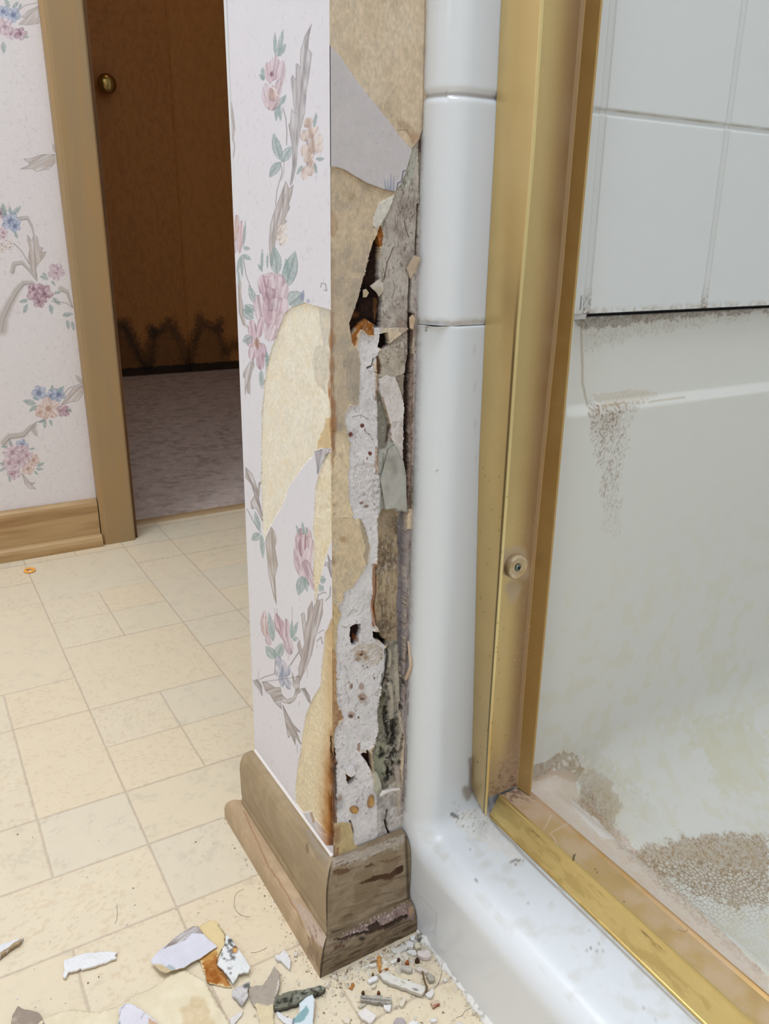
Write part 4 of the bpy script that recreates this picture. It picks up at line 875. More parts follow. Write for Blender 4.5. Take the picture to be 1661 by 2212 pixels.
b.line(L3((992, 250), (992, 450), (975, 540), (990, 690)), 7, (156, 88, 30), 0.95, jit=1.5, h=-0.004); b.line(L3((1003, 260), (1000, 450), (986, 560), (1003, 690)), 2.5, (84, 50, 24), 0.9, jit=1)
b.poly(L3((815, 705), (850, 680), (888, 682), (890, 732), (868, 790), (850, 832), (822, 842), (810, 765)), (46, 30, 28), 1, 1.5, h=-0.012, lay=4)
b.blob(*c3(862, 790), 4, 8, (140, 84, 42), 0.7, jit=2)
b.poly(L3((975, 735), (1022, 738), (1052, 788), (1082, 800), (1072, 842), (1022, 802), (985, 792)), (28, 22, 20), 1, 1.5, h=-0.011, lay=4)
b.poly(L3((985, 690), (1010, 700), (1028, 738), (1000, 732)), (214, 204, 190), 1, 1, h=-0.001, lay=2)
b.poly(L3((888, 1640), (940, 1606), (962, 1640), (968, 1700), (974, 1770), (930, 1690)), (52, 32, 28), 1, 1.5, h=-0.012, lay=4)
b.poly(L3((868, 1560), (890, 1550), (880, 1620), (862, 1610)), (156, 120, 96), 1, 1.5, a=0.8)
for e in (gyp[0:22], gyp[22:34]): b.line(e, 1.5, (240, 236, 234), 0.45, jit=1.5)
b.line(L2((930, 520), (952, 620), (948, 800), (942, 925), (905, 950), (870, 930)), 1.4, (226, 212, 190), 0.7, jit=1)
# corner stains
for x, y, rx, ry, q in ((735, 110, 8, 60, 0.3), (740, 450, 9, 22, 0.6), (735, 620, 7, 20, 0.5), (730, 760, 6, 18, 0.6), (745, 930, 9, 22, 0.7), (750, 1090, 9, 30, 0.7), (748, 1230, 5, 14, 0.7), (740, 1350, 4, 12, 0.5), (745, 2080, 6, 12, 0.5)): b.blob(*c2(x, y), rx, ry, (158, 100, 42), q, jit=4)
for k in range(14): b.blob(*c2(rng.uniform(730, 760), 1250 + k * 70), 2.5, 4, (150, 112, 70), 0.5, jit=2)
b.line(L2((738, 260), (728, 500), (732, 700), (742, 900), (754, 1100), (746, 1300)), 8, (150, 94, 40), 0.6, jit=6)
b.blob(*c2(745, 1090), 10, 22, (176, 116, 44), 0.8, jit=5)
# near the shower corner top: thin dirty seam
b.line(L1((1512, -10), (1500, 640), (1490, 900)), 3, (150, 124, 96), 0.7, jit=1)
fib = fbm(b.P, (520, 520, 260), 77, 2) - 0.5; mot = fbm(b.P, 85, 79, 3) - 0.5; big_ = fbm(b.P, 26, 83, 3) - 0.5
soft_ = np.where(b.lay == 1, 0.15, np.where(b.lay == 2, 0.55, 1.0))
b.col *= np.clip(1 + soft_ * (0.42 * fib + 0.55 * mot + 0.40 * big_) + 0.06 * b.grain, 0.3, 1.6)[:, None]
k = np.nonzero(b.lay == 0)[0]; b.tint(k, (206, 190, 178), 0.22); b.tint(k, (150, 136, 124), np.clip((mot[k] + big_[k] * 0.8 - 0.05) * 1.6, 0, 0.30))
k = np.nonzero(b.lay == 3)[0]; b.tint(k, (70, 58, 50), np.clip((fib[k] + mot[k] - 0.16) * 2.2, 0, 0.6)); b.tint(k, (206, 194, 182), np.clip((-fib[k] - mot[k] - 0.20) * 2.0, 0, 0.5))
k = np.nonzero(b.lay == 2)[0]; b.tint(k, (150, 138, 136), np.clip((mot[k] * 1.4 + fib[k] - 0.26) * 2.4, 0, 0.5))
P2 = b.P.copy(); P2[:, 1] -= b.h
Fg = grid_faces(len(us), len(zs)); fl_ = b.lay[Fg].max(1)
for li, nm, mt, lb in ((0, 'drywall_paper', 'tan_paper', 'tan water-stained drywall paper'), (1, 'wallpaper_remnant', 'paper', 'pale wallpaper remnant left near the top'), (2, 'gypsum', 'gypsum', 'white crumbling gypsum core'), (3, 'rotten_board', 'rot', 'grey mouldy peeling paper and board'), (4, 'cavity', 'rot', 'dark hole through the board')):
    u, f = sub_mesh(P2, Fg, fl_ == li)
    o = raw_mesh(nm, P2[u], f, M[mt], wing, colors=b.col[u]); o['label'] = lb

# --- loose flaps still hanging from the damage
def flap(name, pts, Y, bend, col, parent, thick=0.0016, label=None, col2=None, seed=3, mat='rot', axis=0, amp=0.006):
    """a torn piece standing off the wall: outline on the wall plane, bent toward the room"""
    A = np.array([on_y(x, y, Y) for x, y in pts])
    x0, z0 = A[:, 0].min(), A[:, 2].min(); x1, z1 = A[:, 0].max(), A[:, 2].max()
    st = max(x1 - x0, z1 - z0) / 26
    pl = [Vector((q[0], q[2])) for q in A]; n = len(pl)
    for i in np.arange(x0, x1, st):
        for j in np.arange(z0, z1, st): pl.append(Vector((i + st * 0.3 * math.sin(j * 900), j)))
    r = delaunay_2d_cdt(pl, [(i, (i + 1) % n) for i in range(n)], [], 1, 1e-7)
    V0 = np.array([(q[0], Y, q[1]) for q in r[0]]); T = [tuple(t) for t in r[2]]
    t = (V0[:, 2] - z0) / (z1 - z0 + 1e-9) if axis == 0 else (V0[:, 0] - x0) / (x1 - x0 + 1e-9)
    nz = (fbm(V0, 90, seed, 2) - 0.5) * amp
    V0[:, 1] -= bend(t) + nz
    q = Paint(V0, col, seed, 0.1)
    if col2 is not None: q.tint(np.arange(len(V0)), col2, np.clip((q.m1 - 0.4) * 3, 0, 0.8))
    back = V0 + np.array([0, thick, 0]); N = len(V0)
    ed = {}
    for tri in T:
        for i in range(3):
            e = (tri[i], tri[(i + 1) % 3]); ed[e] = 1
    side = [(e[1], e[0], e[0] + N, e[1] + N) for e in ed if (e[1], e[0]) not in ed]
    Fc = T + [tuple(i + N for i in tt[::-1]) for tt in T] + side
    o = raw_mesh(name, np.vstack([V0, back]), Fc, M[mat], parent, colors=np.vstack([q.col, q.col]))
    if label: o['label'] = label
    return o
flap('paper_flap', L2((1090, 1480), (1160, 1260), (1200, 1235), (1262, 1350), (1276, 1450), (1270, 1600), (1268, 1716), (1225, 1700), (1170, 1682), (1110, 1692)), 0.838, lambda t: 0.009 * (1 - t) ** 1.5, (182, 178, 168), wing, amp=0.003, col2=(132, 124, 114), label='grey-green paper flap hanging off the damaged side')
flap('paint_curl', L1((1382, 1832), (1420, 1742), (1456, 1758), (1442, 1850), (1412, 1902)), 0.839, lambda t: 0.008 * t, (206, 186, 164), wing, mat='tan_paper', label='small cream curl near the shower edge')
flap('paper_curl', L3((1228, 800), (1242, 800), (1236, 960), (1222, 1070), (1205, 1090), (1196, 1060), (1212, 960)), 0.839, lambda t: 0.010 * np.sin(np.pi * t), (206, 182, 158), wing, mat='tan_paper', label='long pale splinter curling by the shower edge')
flap('paper_curl', L3((1020, 1932), (1040, 1895), (1100, 1860), (1135, 1846), (1140, 1858), (1090, 1880), (1050, 1915), (1024, 1940)), 0.838, lambda t: 0.012 * t, (226, 218, 214), wing, axis=1, mat='gypsum', label='white curled sliver of paper near the bottom')
flap('gypsum_flake', L2((1015, 60), (1080, 10), (1115, 0), (1105, 60), (1110, 100), (1085, 140), (1060, 105), (1030, 80)), 0.845, lambda t: 0.003 * t, (200, 188, 174), wing, mat='gypsum')
flap('gypsum_flake', L2((962, 90), (985, 82), (1008, 110), (995, 142), (968, 145)), 0.846, lambda t: 0.003 * t, (206, 188, 158), wing, mat='gypsum')
flap('gypsum_flake', L2((1200, 1700), (1235, 1690), (1252, 1715), (1225, 1722)), 0.835, lambda t: 0.003 * t, (190, 186, 176), wing, mat='gypsum')
flap('gypsum_flake', L2((1298, 290), (1322, 270), (1338, 300), (1330, 380), (1306, 370)), 0.838, lambda t: 0.004 * t, (212, 184, 154), wing, mat='tan_paper')

# ------------------------------------------------------------------ baseboards round the wing wall
def moulding(name, prof, along, lo, hi, mat, n, parent, paint=None, seed=1, base=(150, 130, 104), cap=True):
    """prof: outward offset from the wall and height; along 'x' runs on the damaged side, 'y' on the wallpapered end"""
    V = []
    ks = np.linspace(0, 1, n)
    for off, z in prof:
        a0, a1 = lo(off), hi(off)
        for t in ks:
            s = a0 + (a1 - a0) * t
            V.append((s, YE - off, z) if along == 'x' else (0.425 - off, s, z))
    V = np.array(V); q = Paint(V, base, seed, 0.06)
    if paint: paint(q)
    V = V.copy()
    if along == 'x': V[:, 1] -= q.h
    else: V[:, 0] -= q.h
    Fc = grid_faces(len(prof), n)
    o = raw_mesh(name, V, Fc, M[mat], parent, colors=q.col)
    return o
def dens(pr, k=26):
    out = []
    for (a, b2), (c, d) in zip(pr[:-1], pr[1:]):
        m_ = max(2, int(math.hypot(c - a, d - b2) / 0.0016))
        for i in range(m_): out.append((a + (c - a) * i / m_, b2 + (d - b2) * i / m_))
    return out + [pr[-1]]
board_prof = dens([(0.0262, 0.0), (0.0262, 0.050), (0.0245, 0.058), (0.0255, 0.066), (0.026, 0.118), (0.0245, 0.132), (0.021, 0.1435), (0.015, 0.151), (0.008, 0.1548), (-0.002, 0.1555)])
shoe_prof = dens([(0.048, 0.0), (0.048, 0.018), (0.0468, 0.027), (0.0435, 0.035), (0.038, 0.041), (0.032, 0.0442), (0.024, 0.0452)])
bl = empty('baseboard_left', (0.41, 0.99, 0), kind='structure')
br = empty('baseboard_right', (0.47, 0.825, 0), kind='structure')
def paint_left(q):
    al = np.arange(len(q.P)); w_ = fbm(q.P, (40, 5, 70), 5, 4)
    q.tint(al, (150, 118, 76), np.clip(np.sin(w_ * 26) * 0.5, 0, 0.5) * 0.45); q.tint(al, (182, 160, 126), np.clip((q.m1 - 0.5) * 2, 0, 0.3))
    q.poly(L4((560, 560), (640, 600), (770, 750), (750, 850), (690, 780), (660, 720), (620, 650)), (138, 122, 100), 4, 3, a=0.6)
    q.line(L4((640, 600), (680, 690), (720, 740), (760, 780)), 5, (150, 140, 128), 0.6, jit=4); q.line(L4((625, 690), (630, 740)), 4, (110, 86, 62), 0.7, jit=3)
    q.line(L4((200, 260), (700, 1240)), 2, (140, 106, 66), 0.35, jit=2)
def paint_lshoe(q):
    al = np.arange(len(q.P)); w_ = fbm(q.P, (50, 4, 90), 6, 4)
    q.tint(al, (184, 148, 112), np.clip(np.sin(w_ * 26) * 0.5, 0, 0.5) * 0.6); q.tint(al, (206, 180, 146), np.clip((q.m1 - 0.5) * 2.4, 0, 0.4))
    q.line(L4((205, 470), (310, 700), (370, 840), (430, 920), (560, 1140), (600, 1240)), 2.2, (150, 100, 62), 0.7, jit=2)
    q.poly(L4((520, 1050), (640, 1130), (750, 1310), (735, 1400), (640, 1290), (600, 1200)), (182, 160, 144), 3, 3, a=0.75)
    q.poly(L4((640, 1290), (735, 1390), (715, 1570), (690, 1500), (640, 1380)), (128, 102, 72), 3, 3, a=0.7)
    for k in range(30): x = rng.uniform(620, 735); y0 = rng.uniform(1220, 1480); q.line(L4((x, y0), (x + 16, y0 + 40)), 1.2, rng.choice(((90, 64, 44), (196, 176, 160), (80, 56, 40))), 0.6, jit=2)
board_l = moulding('board', board_prof, 'y', lambda o: YE - o, lambda o: 1.137 + o * 0.5, 'wood_paint', 120, bl, paint_left, 91, (158, 138, 108))
shoe_l = moulding('shoe_molding', shoe_prof, 'y', lambda o: YE - o, lambda o: 1.136 + o * 0.95, 'wood_paint', 130, bl, paint_lshoe, 92, (180, 154, 122))
def endcap(name, prof, fy, mat, parent, base):
    V = [(0.425 - o, fy(o), z) for o, z in prof] + [(0.427, fy(0), prof[-1][1]), (0.427, fy(0), 0)]
    raw_mesh(name, V, [tuple(range(len(V)))], mat, parent, colors=np.tile(lin(base), (len(V), 1)), smooth=False)
endcap('end_grain', board_prof, lambda o: 1.137 + o * 0.5, M['wood_paint'], bl, (166, 140, 102))
endcap('end_grain', shoe_prof, lambda o: 1.136 + o * 0.95, M['wood_paint'], bl, (186, 160, 124))
# paper edge showing white above the board
raw_mesh('caulk_line', [(0.4252, 0.842, 0.1585), (0.4215, 0.842, 0.1555), (0.4215, 1.137, 0.1555), (0.4252, 1.137, 0.1585)], [(0, 1, 2, 3)], M['caulk'], bl, colors=np.tile(lin((228, 220, 214)), (4, 1)))
def streaks(q, n, x0, x1, y0, y1, slope, cols, wmin=1, wmax=3, al=0.6, ln=(30, 150), hh=None):
    for k in range(n):
        x = rng.uniform(x0, x1); y_ = rng.uniform(y0, y1) - (x - x0) * slope; L = rng.uniform(*ln)
        q.line(L4((x, y_), (x + L * 0.5, y_ - L * 0.5 * slope + rng.uniform(-4, 4)), (x + L, y_ - L * slope)), rng.uniform(wmin, wmax), rng.choice(cols), al * rng.uniform(0.5, 1), jit=3, h=hh)
def paint_right(q):
    al = np.arange(len(q.P)); w_ = fbm(q.P, (7, 40, 90), 7, 4)
    q.tint(al, (126, 106, 80), np.clip(np.sin(w_ * 26) * 0.6, 0, 0.6) * 0.5); q.tint(al, (170, 152, 130), np.clip((q.m1 - 0.48) * 3, 0, 0.5))
    streaks(q, 60, 770, 1290, 820, 1290, 0.30, ((98, 78, 56), (150, 134, 112), (86, 70, 54), (166, 150, 130)), 1, 3.5, 0.5)
    q.poly(L4((790, 770), (1000, 720), (1270, 620), (1280, 680), (1000, 770), (800, 850)), (176, 164, 152), 5, 4, a=0.6)
    streaks(q, 40, 780, 1250, 790, 860, 0.32, ((110, 88, 70), (196, 186, 174), (84, 62, 46), (180, 166, 156)), 0.8, 2.2, 0.7, (10, 70))
    q.poly(L4((960, 950), (1000, 940), (1060, 900), (1130, 890), (1180, 880), (1230, 840), (1262, 830), (1264, 880), (1210, 900), (1180, 930), (1120, 920), (1050, 945), (1000, 950)), (92, 66, 44), 2, 2.5, h=-0.0016, col2=(70, 50, 36))
    q.poly(L4((790, 880), (830, 860), (910, 850), (900, 880), (830, 900)), (104, 76, 54), 2, 2.5, h=-0.0012)
    q.poly(L4((1000, 840), (1060, 815), (1080, 830), (1020, 850)), (100, 74, 52), 2, 2, h=-0.001)
    q.poly(L4((1080, 800), (1180, 790), (1250, 760), (1250, 775), (1160, 815)), (120, 92, 66), 2, 2, a=0.8)
    q.line(L4((790, 1270), (960, 1240), (1120, 1160), (1300, 1060)), 5, (60, 46, 36), 0.7, jit=2)
    q.line(L4((784, 790), (758, 1000), (752, 1300)), 2.5, (50, 36, 26), 0.85); q.line(L4((1282, 640), (1300, 1060)), 5, (60, 50, 42), 0.7)
def paint_rshoe(q):
    al = np.arange(len(q.P)); w_ = fbm(q.P, (8, 60, 60), 8, 4)
    q.tint(al, (100, 82, 60), np.clip(np.sin(w_ * 40) * 0.6, 0, 0.6))
    streaks(q, 110, 720, 1330, 1380, 1580, 0.42, ((70, 54, 40), (84, 66, 50), (150, 134, 108), (54, 42, 32)), 0.9, 2.6, 0.7, (20, 120), -0.0006)
    q.poly(L4((860, 1290), (1000, 1230), (1300, 1070), (1350, 1150), (1330, 1190), (1180, 1200), (1090, 1250), (1000, 1290), (880, 1300)), (150, 128, 122), 4, 4, a=0.8, col2=(120, 96, 90), rough=0.002, h=0.0)
    for k in range(160): q.blob(*c4(*((lambda t: (860 + 470 * t, 1290 - 215 * t + rng.uniform(-25, 50)))(rng.random()))), rng.uniform(0.7, 1.8), rng.uniform(0.7, 1.8), rng.choice(((214, 204, 196), (196, 180, 172), (90, 66, 56), (226, 216, 206))), 0.8)
    q.poly(L4((880, 1300), (960, 1280), (1040, 1260), (1020, 1240), (1100, 1200), (1120, 1230), (1160, 1210), (1300, 1150), (1300, 1180), (1150, 1250), (1050, 1280), (960, 1300), (840, 1330), (770, 1330)), (70, 52, 40), 3, 3, h=-0.002, col2=(44, 34, 28))
    q.blob(*c4(990, 1315), 7, 5, (40, 34, 36), 0.85, jit=4); q.poly(L4((800, 1370), (880, 1345), (870, 1370), (810, 1385)), (90, 68, 50), 1, 2)
    q.line(L4((752, 1310), (736, 1390), (712, 1580)), 2.5, (44, 32, 24), 0.85)
    q.poly(L4((1300, 1110), (1325, 1100), (1328, 1150), (1310, 1170)), (170, 136, 104), 1, 1)
moulding('board', board_prof, 'x', lambda o: 0.425 - o, lambda o: 0.5415, 'wood_rough', 110, br, paint_right, 93, (138, 120, 96))
moulding('shoe_molding', shoe_prof, 'x', lambda o: 0.425 - o, lambda o: 0.5415, 'wood_rough', 120, br, paint_rshoe, 94, (132, 114, 92))

# ------------------------------------------------------------------ shower base: curb, corner column and pan
XA, YC, ZC, RE, RF = 0.543, 0.80, 0.165, 0.040, 0.026
def leanx(z): return 0.0068 * (np.minimum(z, 1.4) - 0.17) / 1.06
sb = empty('shower_base', (0.9, 0.2, 0.0), label='white moulded shower base with a rounded curb beside the wall', cat='shower base')
path = []
for y in np.concatenate([[-1.2, -0.6, 0.0], np.linspace(0.25, YC - RF, 150)]): path.append((y, ZC, 0.0, -1.0))
for t in np.linspace(0, math.pi / 2, 26)[1:]:
    path.append((YC - RF + RF * math.sin(t), ZC + RF - RF * math.cos(t), math.sin(t), -math.cos(t)))
for z in np.linspace(ZC + RF, 0.899, 300)[1:]: path.append((YC, z, 1.0, 0.0))
for t in np.linspace(0, math.pi / 2, 6)[1:]: path.append((YC + 0.004 * (1 - math.cos(t)), 0.899 + 0.004 * math.sin(t), math.cos(t), math.sin(t) * 0))
nP = len(path); rows = []
for k, (y, z, ny, nz) in enumerate(path):
    row = []
    oy, oz = y + ny * RE, z + nz * RE
    # outer edge of the flat left face
    if nz < -0.999: ey, ez = y, 0.0
    elif ny > 0.999 or nz == 0: ey, ez = 0.852, z
    else: ey, ez = YC - RF + (0.852 - YC + RF) * min(1, 2 * math.atan2(ny, -nz) / (math.pi / 2)), max(0.0, (ZC + RF) * (math.atan2(ny, -nz) / (math.pi / 2) * 2 - 1))
    for u in np.linspace(0, 1, 26)[:-1]: row.append((XA + leanx(ez + (oz - ez) * u) + 0.0008 * math.sin(u * 3), ey + (oy - ey) * u, ez + (oz - ez) * u))
    for f_ in np.linspace(0, math.pi / 2, 22): row.append((XA + leanx(z) + RE * (1 - math.cos(f_)), y + ny * RE * (1 - math.sin(f_)), z + nz * RE * (1 - math.sin(f_))))
    for x in np.linspace(XA + RE + 0.012, 0.7295 if ny > 0.5 else 0.7295, 40): row.append((x, y, z))
    rows.append(row)
P = np.array(rows)
q = Paint(P, (228, 230, 233), 101, 0.01); al = np.arange(len(q.P))
q.tint(al, (206, 198, 186), np.clip((q.m1 - 0.55) * 2.5, 0, 0.35) * (np.abs(q.P[:, 2] - ZC) < 0.01))
q.poly([(975, 1770), (1040, 1735), (1075, 1790), (1130, 1860), (1085, 1850), (1020, 1810)], (232, 220, 198), 16, 10, a=0.32)
q.line([(1040, 1690), (1052, 1735), (1066, 1768)], 9, (112, 96, 82), 0.7, jit=3)
q.line([(1016, 1640), (1018, 1700), (1050, 1756)], 7, (120, 100, 84), 0.75, jit=3); q.blob(1010, 1712, 12, 16, (138, 116, 98), 0.7, jit=6)
q.line([(1050, 1756), (1085, 1800), (1180, 1895), (1300, 2010), (1510, 2216)], 4, (150, 132, 108), 0.75, jit=2)
q.line([(1015, 0), (1028, 1000)], 1.0, (150, 140, 120), 0.2)
for k in range(60):
    x = rng.uniform(980, 1060); q.blob(x, 1745 + (x - 980) * 0.55 + rng.gauss(0, 14), rng.uniform(0.8, 2), rng.uniform(0.8, 2), rng.choice(((150, 120, 90), (110, 90, 74), (190, 170, 130))), 0.6)
q.poly([(975, 1752), (992, 1762), (990, 1770), (972, 1762)], (96, 92, 92), 1, 1, a=0.8)
for k in range(60):
    x = rng.uniform(1000, 1500); q.blob(x, 1790 + (x - 1000) * 0.85 + rng.uniform(-20, 60), rng.uniform(0.6, 1.6), rng.uniform(0.6, 1.6), (150, 138, 120), 0.5)
# dirty left edge of the column against the damaged wall, with the chipped caulk at the joint
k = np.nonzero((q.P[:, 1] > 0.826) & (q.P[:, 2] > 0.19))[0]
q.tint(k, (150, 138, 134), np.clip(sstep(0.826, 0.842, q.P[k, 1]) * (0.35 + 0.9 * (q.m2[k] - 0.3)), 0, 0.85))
for k in range(60):
    yy = rng.uniform(700, 1700); x = 893 - (yy - 700) * 0.016; q.line([(x, yy), (x - 1, yy + rng.uniform(15, 60))], 1.6, (140, 124, 124), 0.5, jit=3)
q.blob(942, 1017, 2.5, 4, (110, 92, 50), 0.8)
for pts in (((916, 684), (930, 690), (960, 697), (1040, 690)), ((920, 715), (926, 700), (934, 694))): q.line(pts, 3, (112, 98, 84), 0.85, jit=2)
q.blob(925, 690, 6, 5, (88, 76, 66), 0.8, jit=3); q.blob(1042, 690, 6, 12, (130, 108, 84), 0.8, jit=4)
for pts in (((1102, 1862), (1118, 1856), (1135, 1862)), ((1113, 1868), (1120, 1858)), ((1012, 1896), (1028, 1900), (1034, 1912)), ((1268, 2044), (1290, 2054), (1304, 2052))): q.line(pts, 1.3, (120, 108, 96), 0.8)
for k in range(16): q.blob(rng.uniform(900, 1100), rng.uniform(1850, 2180), rng.uniform(0.6, 1.3), rng.uniform(0.6, 1.3), (140, 134, 128), 0.6)
aux = np.clip((np.abs(q.P[:, 2] - ZC) < 0.004) * 0.25, 0, 1)
raw_mesh('curb', q.P, grid_faces(nP, P.shape[1]), M['acrylic'], sb, colors=q.col, aux=aux)

# pan and its tall back panel
xs = np.concatenate([np.arange(0.7305, 1.02, 0.0014), np.arange(1.02, 1.32, 0.0030), [1.5, 1.8, 2.145]])
def zf(x): return 0.172 - 0.004 * sstep(0.73, 0.78, x) - 0.122 * sstep(0.782, 0.90, x)
cols = []
for x in xs:
    z0 = float(zf(x)); rf = 0.02 + 0.16 * float(sstep(0.775, 0.95, x)); pr = []
    for y in np.concatenate([[-1.2, -0.4, 0.1], np.linspace(0.3, YC - rf, 240)]): pr.append((x, y, z0))
    for t in np.linspace(0, math.pi / 2, 120)[1:]: pr.append((x, YC - rf + rf * math.sin(t), z0 + rf - rf * math.cos(t)))
    for z in np.linspace(z0 + rf, 0.905, 330)[1:]:
        rec = float(sstep(0.772, 0.787, z) * sstep(0.766, 0.774, x)) * 0.013
        pr.append((x, YC + rec, z))
    for yy in (0.815, 0.83): pr.append((x, yy, 0.905))
    cols.append(pr)
P = np.array(cols)
q = Paint(P, (222, 220, 213), 111, 0.012); al = np.arange(len(q.P))
q.tint(al, (214, 206, 176), np.clip((q.m1 - 0.5) * 2.2, 0, 0.35) * sstep(0.75, 0.3, q.P[:, 2]))
speck = np.clip((vnoise(q.P, 800, 5) * 0.7 + vnoise(q.P, 330, 9) * 0.3 - 0.48) * 5, 0, 1); fine = np.clip((vnoise(q.P, 330, 6) - 0.45) * 4, 0, 1)
def stain(pts, col, a, jit=14, sp=0.6, soft=None):
    k = q.mask(pts, jit, jit * 0.7)
    if not len(k): return
    x = np.array(pts); c = x.mean(0); w_ = np.ones(len(k))
    if soft is not None: w_ = np.clip(1.35 - np.hypot((q.px[k] - soft[0]) / soft[2], (q.py[k] - soft[1]) / soft[3]), 0, 1)
    q.tint(k, col, np.clip(a * w_ * ((1 - sp) + sp * speck[k]) * (0.6 + 0.8 * (q.m2[k] - 0.2)), 0, 1))
# grime under the tiles
stain([(1236, 684), (1400, 674), (1661, 655), (1661, 672), (1500, 686), (1380, 698), (1290, 712), (1258, 712)], (104, 78, 56), 0.9, 9, 0.45)
stain([(1252, 684), (1500, 668), (1661, 660), (1661, 684), (1450, 710), (1330, 740), (1264, 760)], (160, 138, 112), 0.42, 16, 0.85)
q.line([(1254, 690), (1257, 760), (1258, 830), (1268, 868)], 4, (170, 150, 124), 0.55, jit=3)
# under the ledge
stain([(1262, 868), (1300, 872), (1370, 866), (1400, 872), (1340, 900), (1335, 960), (1290, 960), (1275, 910)], (140, 106, 72), 0.95, 8, 0.75, (1312, 885, 70, 60))
stain([(1270, 880), (1370, 880), (1360, 960), (1340, 1040), (1345, 1160), (1300, 1160), (1300, 1040), (1275, 960)], (150, 124, 104), 0.85, 12, 1.0, (1312, 950, 60, 190))
stain([(1280, 850), (1400, 840), (1420, 860), (1300, 880)], (190, 160, 126), 0.5, 6, 0.5)
q.line([(1300, 876), (1400, 868), (1480, 858)], 2, (170, 148, 116), 0.5, jit=2)
# crusted corner at the end of the curb
stain([(1146, 1655), (1180, 1640), (1215, 1622), (1245, 1630), (1262, 1665), (1240, 1690), (1200, 1672), (1150, 1690)], (158, 126, 88), 0.9, 6, 0.35)
stain([(1145, 1690), (1190, 1662), (1236, 1664), (1250, 1720), (1300, 1760), (1420, 1880), (1661, 2110), (1661, 2180), (1400, 1940), (1150, 1720)], (216, 190, 168), 0.85, 4, 0.2)
stain([(1245, 1650), (1275, 1655), (1320, 1690), (1345, 1740), (1330, 1790), (1350, 1830), (1310, 1800), (1255, 1740)], (158, 128, 90), 0.95, 10, 0.35, (1290, 1740, 80, 90))
for k in range(26): x = rng.uniform(1195, 1275); q.blob(x, 1640 + abs(x - 1225) * 0.35 + rng.gauss(0, 9), rng.uniform(2, 5), rng.uniform(2, 6), (240, 234, 226), 0.75, jit=4)
stain([(1270, 1700), (1380, 1840), (1450, 1910), (1640, 2090), (1661, 2130), (1440, 1930), (1230, 1730)], (150, 130, 110), 0.45, 8, 0.8)
stain([(1230, 1725), (1290, 1770), (1330, 1815), (1300, 1810), (1240, 1750)], (236, 232, 228), 0.7, 3, 0.2)
# soap scum ring across the pan, with its bubbly lower edge
band = [(1360, 1840), (1420, 1822), (1500, 1808), (1560, 1800), (1661, 1815), (1661, 1950), (1600, 1960), (1500, 1930), (1420, 1885)]
stain(band, (150, 116, 76), 1.0, 14, 0.55)
stain([(1350, 1830), (1480, 1800), (1661, 1800), (1661, 1900), (1500, 1880), (1400, 1870)], (176, 148, 110), 0.6, 16, 0.7)
def cells(P, f):
    p_ = P * f; i = np.floor(p_).astype(np.int64); d1 = np.full(len(P), 9.0); d2 = np.full(len(P), 9.0)
    for dx in (-1, 0, 1):
        for dy in (-1, 0, 1):
            c = i[:, :2] + (dx, dy)
            hx = np.abs(np.sin(c[:, 0] * 127.1 + c[:, 1] * 311.7) * 43758.5453) % 1; hy = np.abs(np.sin(c[:, 0] * 269.5 + c[:, 1] * 183.3) * 43758.5453) % 1
            d = np.hypot(c[:, 0] + hx - p_[:, 0], c[:, 1] + hy - p_[:, 1]); n_ = d < d1
            d2 = np.where(n_, d1, np.minimum(d2, d)); d1 = np.where(n_, d, d1)
    return d2 - d1
k = q.mask([(1400, 1860), (1500, 1860), (1661, 1880), (1661, 2110), (1560, 2020), (1480, 1950), (1420, 1900)], 14, 8)
e = cells(q.P[k] + 0.004 * q.na[k][:, None], 150)
fade = np.clip(1.4 - (q.py[k] - 1880) / 110.0, 0.18, 1)
q.tint(k, (150, 124, 92), np.clip((1 - sstep(0.05, 0.22, e)) * 0.75 * fade, 0, 1)); q.tint(k, (226, 224, 214), np.clip(sstep(0.25, 0.4, e) * 0.5 * fade, 0, 1))
stain([(1480, 1560), (1600, 1540), (1661, 1600), (1661, 1700), (1560, 1720)], (206, 196, 150), 0.35, 30, 0.2)
stain([(1150, 1600), (1270, 1600), (1420, 1750), (1480, 1820), (1340, 1820), (1280, 1700)], (196, 184, 150), 0.5, 22, 0.5, (1300, 1720, 150, 120))
q.P[:, 2] += 0  # surface stays as moulded
raw_mesh('pan', q.P, grid_faces(P.shape[0], P.shape[1]), M['acrylic'], sb, colors=q.col, aux=np.full(len(q.P), 0.25))

# faint clear film label stuck low on the curb front
def on_apron(x, y, off=0.0006): return on_x(x, y, XA + 0.0002) + np.array([-off, 0, 0])
stk = [(893, 1922), (944, 1972), (942, 2023), (908, 1992)]
def strip_quad(a, c, w):
    a = np.array(a); c = np.array(c); d = c - a; n = np.cross(d, [1, 0, 0]); n = n / np.linalg.norm(n) * w / 2
    return [a + n, a - n, c - n, c + n]
V = []; Fc = []
ed = [on_apron(*s_, 0.0009) for s_ in stk]
for i in range(4):
    if i == 3: continue
    V += strip_quad(ed[i], ed[(i + 1) % 4], 0.0007); Fc.append(tuple(range(len(V) - 4, len(V))))
for (x, y) in ((903, 1945), (911, 1953), (919, 1963), (927, 1972), (935, 1980), (914, 1972), (922, 1982), (931, 1992), (938, 2000), (926, 1998), (934, 2008)):
    for (dx, dy, ex, ey) in ((0, 0, 4, 4), (0, 4, 1, 8), (2, 2, 3, 7)):
        V += strip_quad(on_apron(x + dx, y + dy, 0.0009), on_apron(x + ex, y + ey, 0.0009), 0.00045); Fc.append(tuple(range(len(V) - 4, len(V))))
stq = [on_apron(*s_, 0.0005) for s_ in stk]
st = raw_mesh('sticker', stq, [(0, 1, 2, 3)], M['sticker'], sb, smooth=False); st['label'] = 'small clear film label'
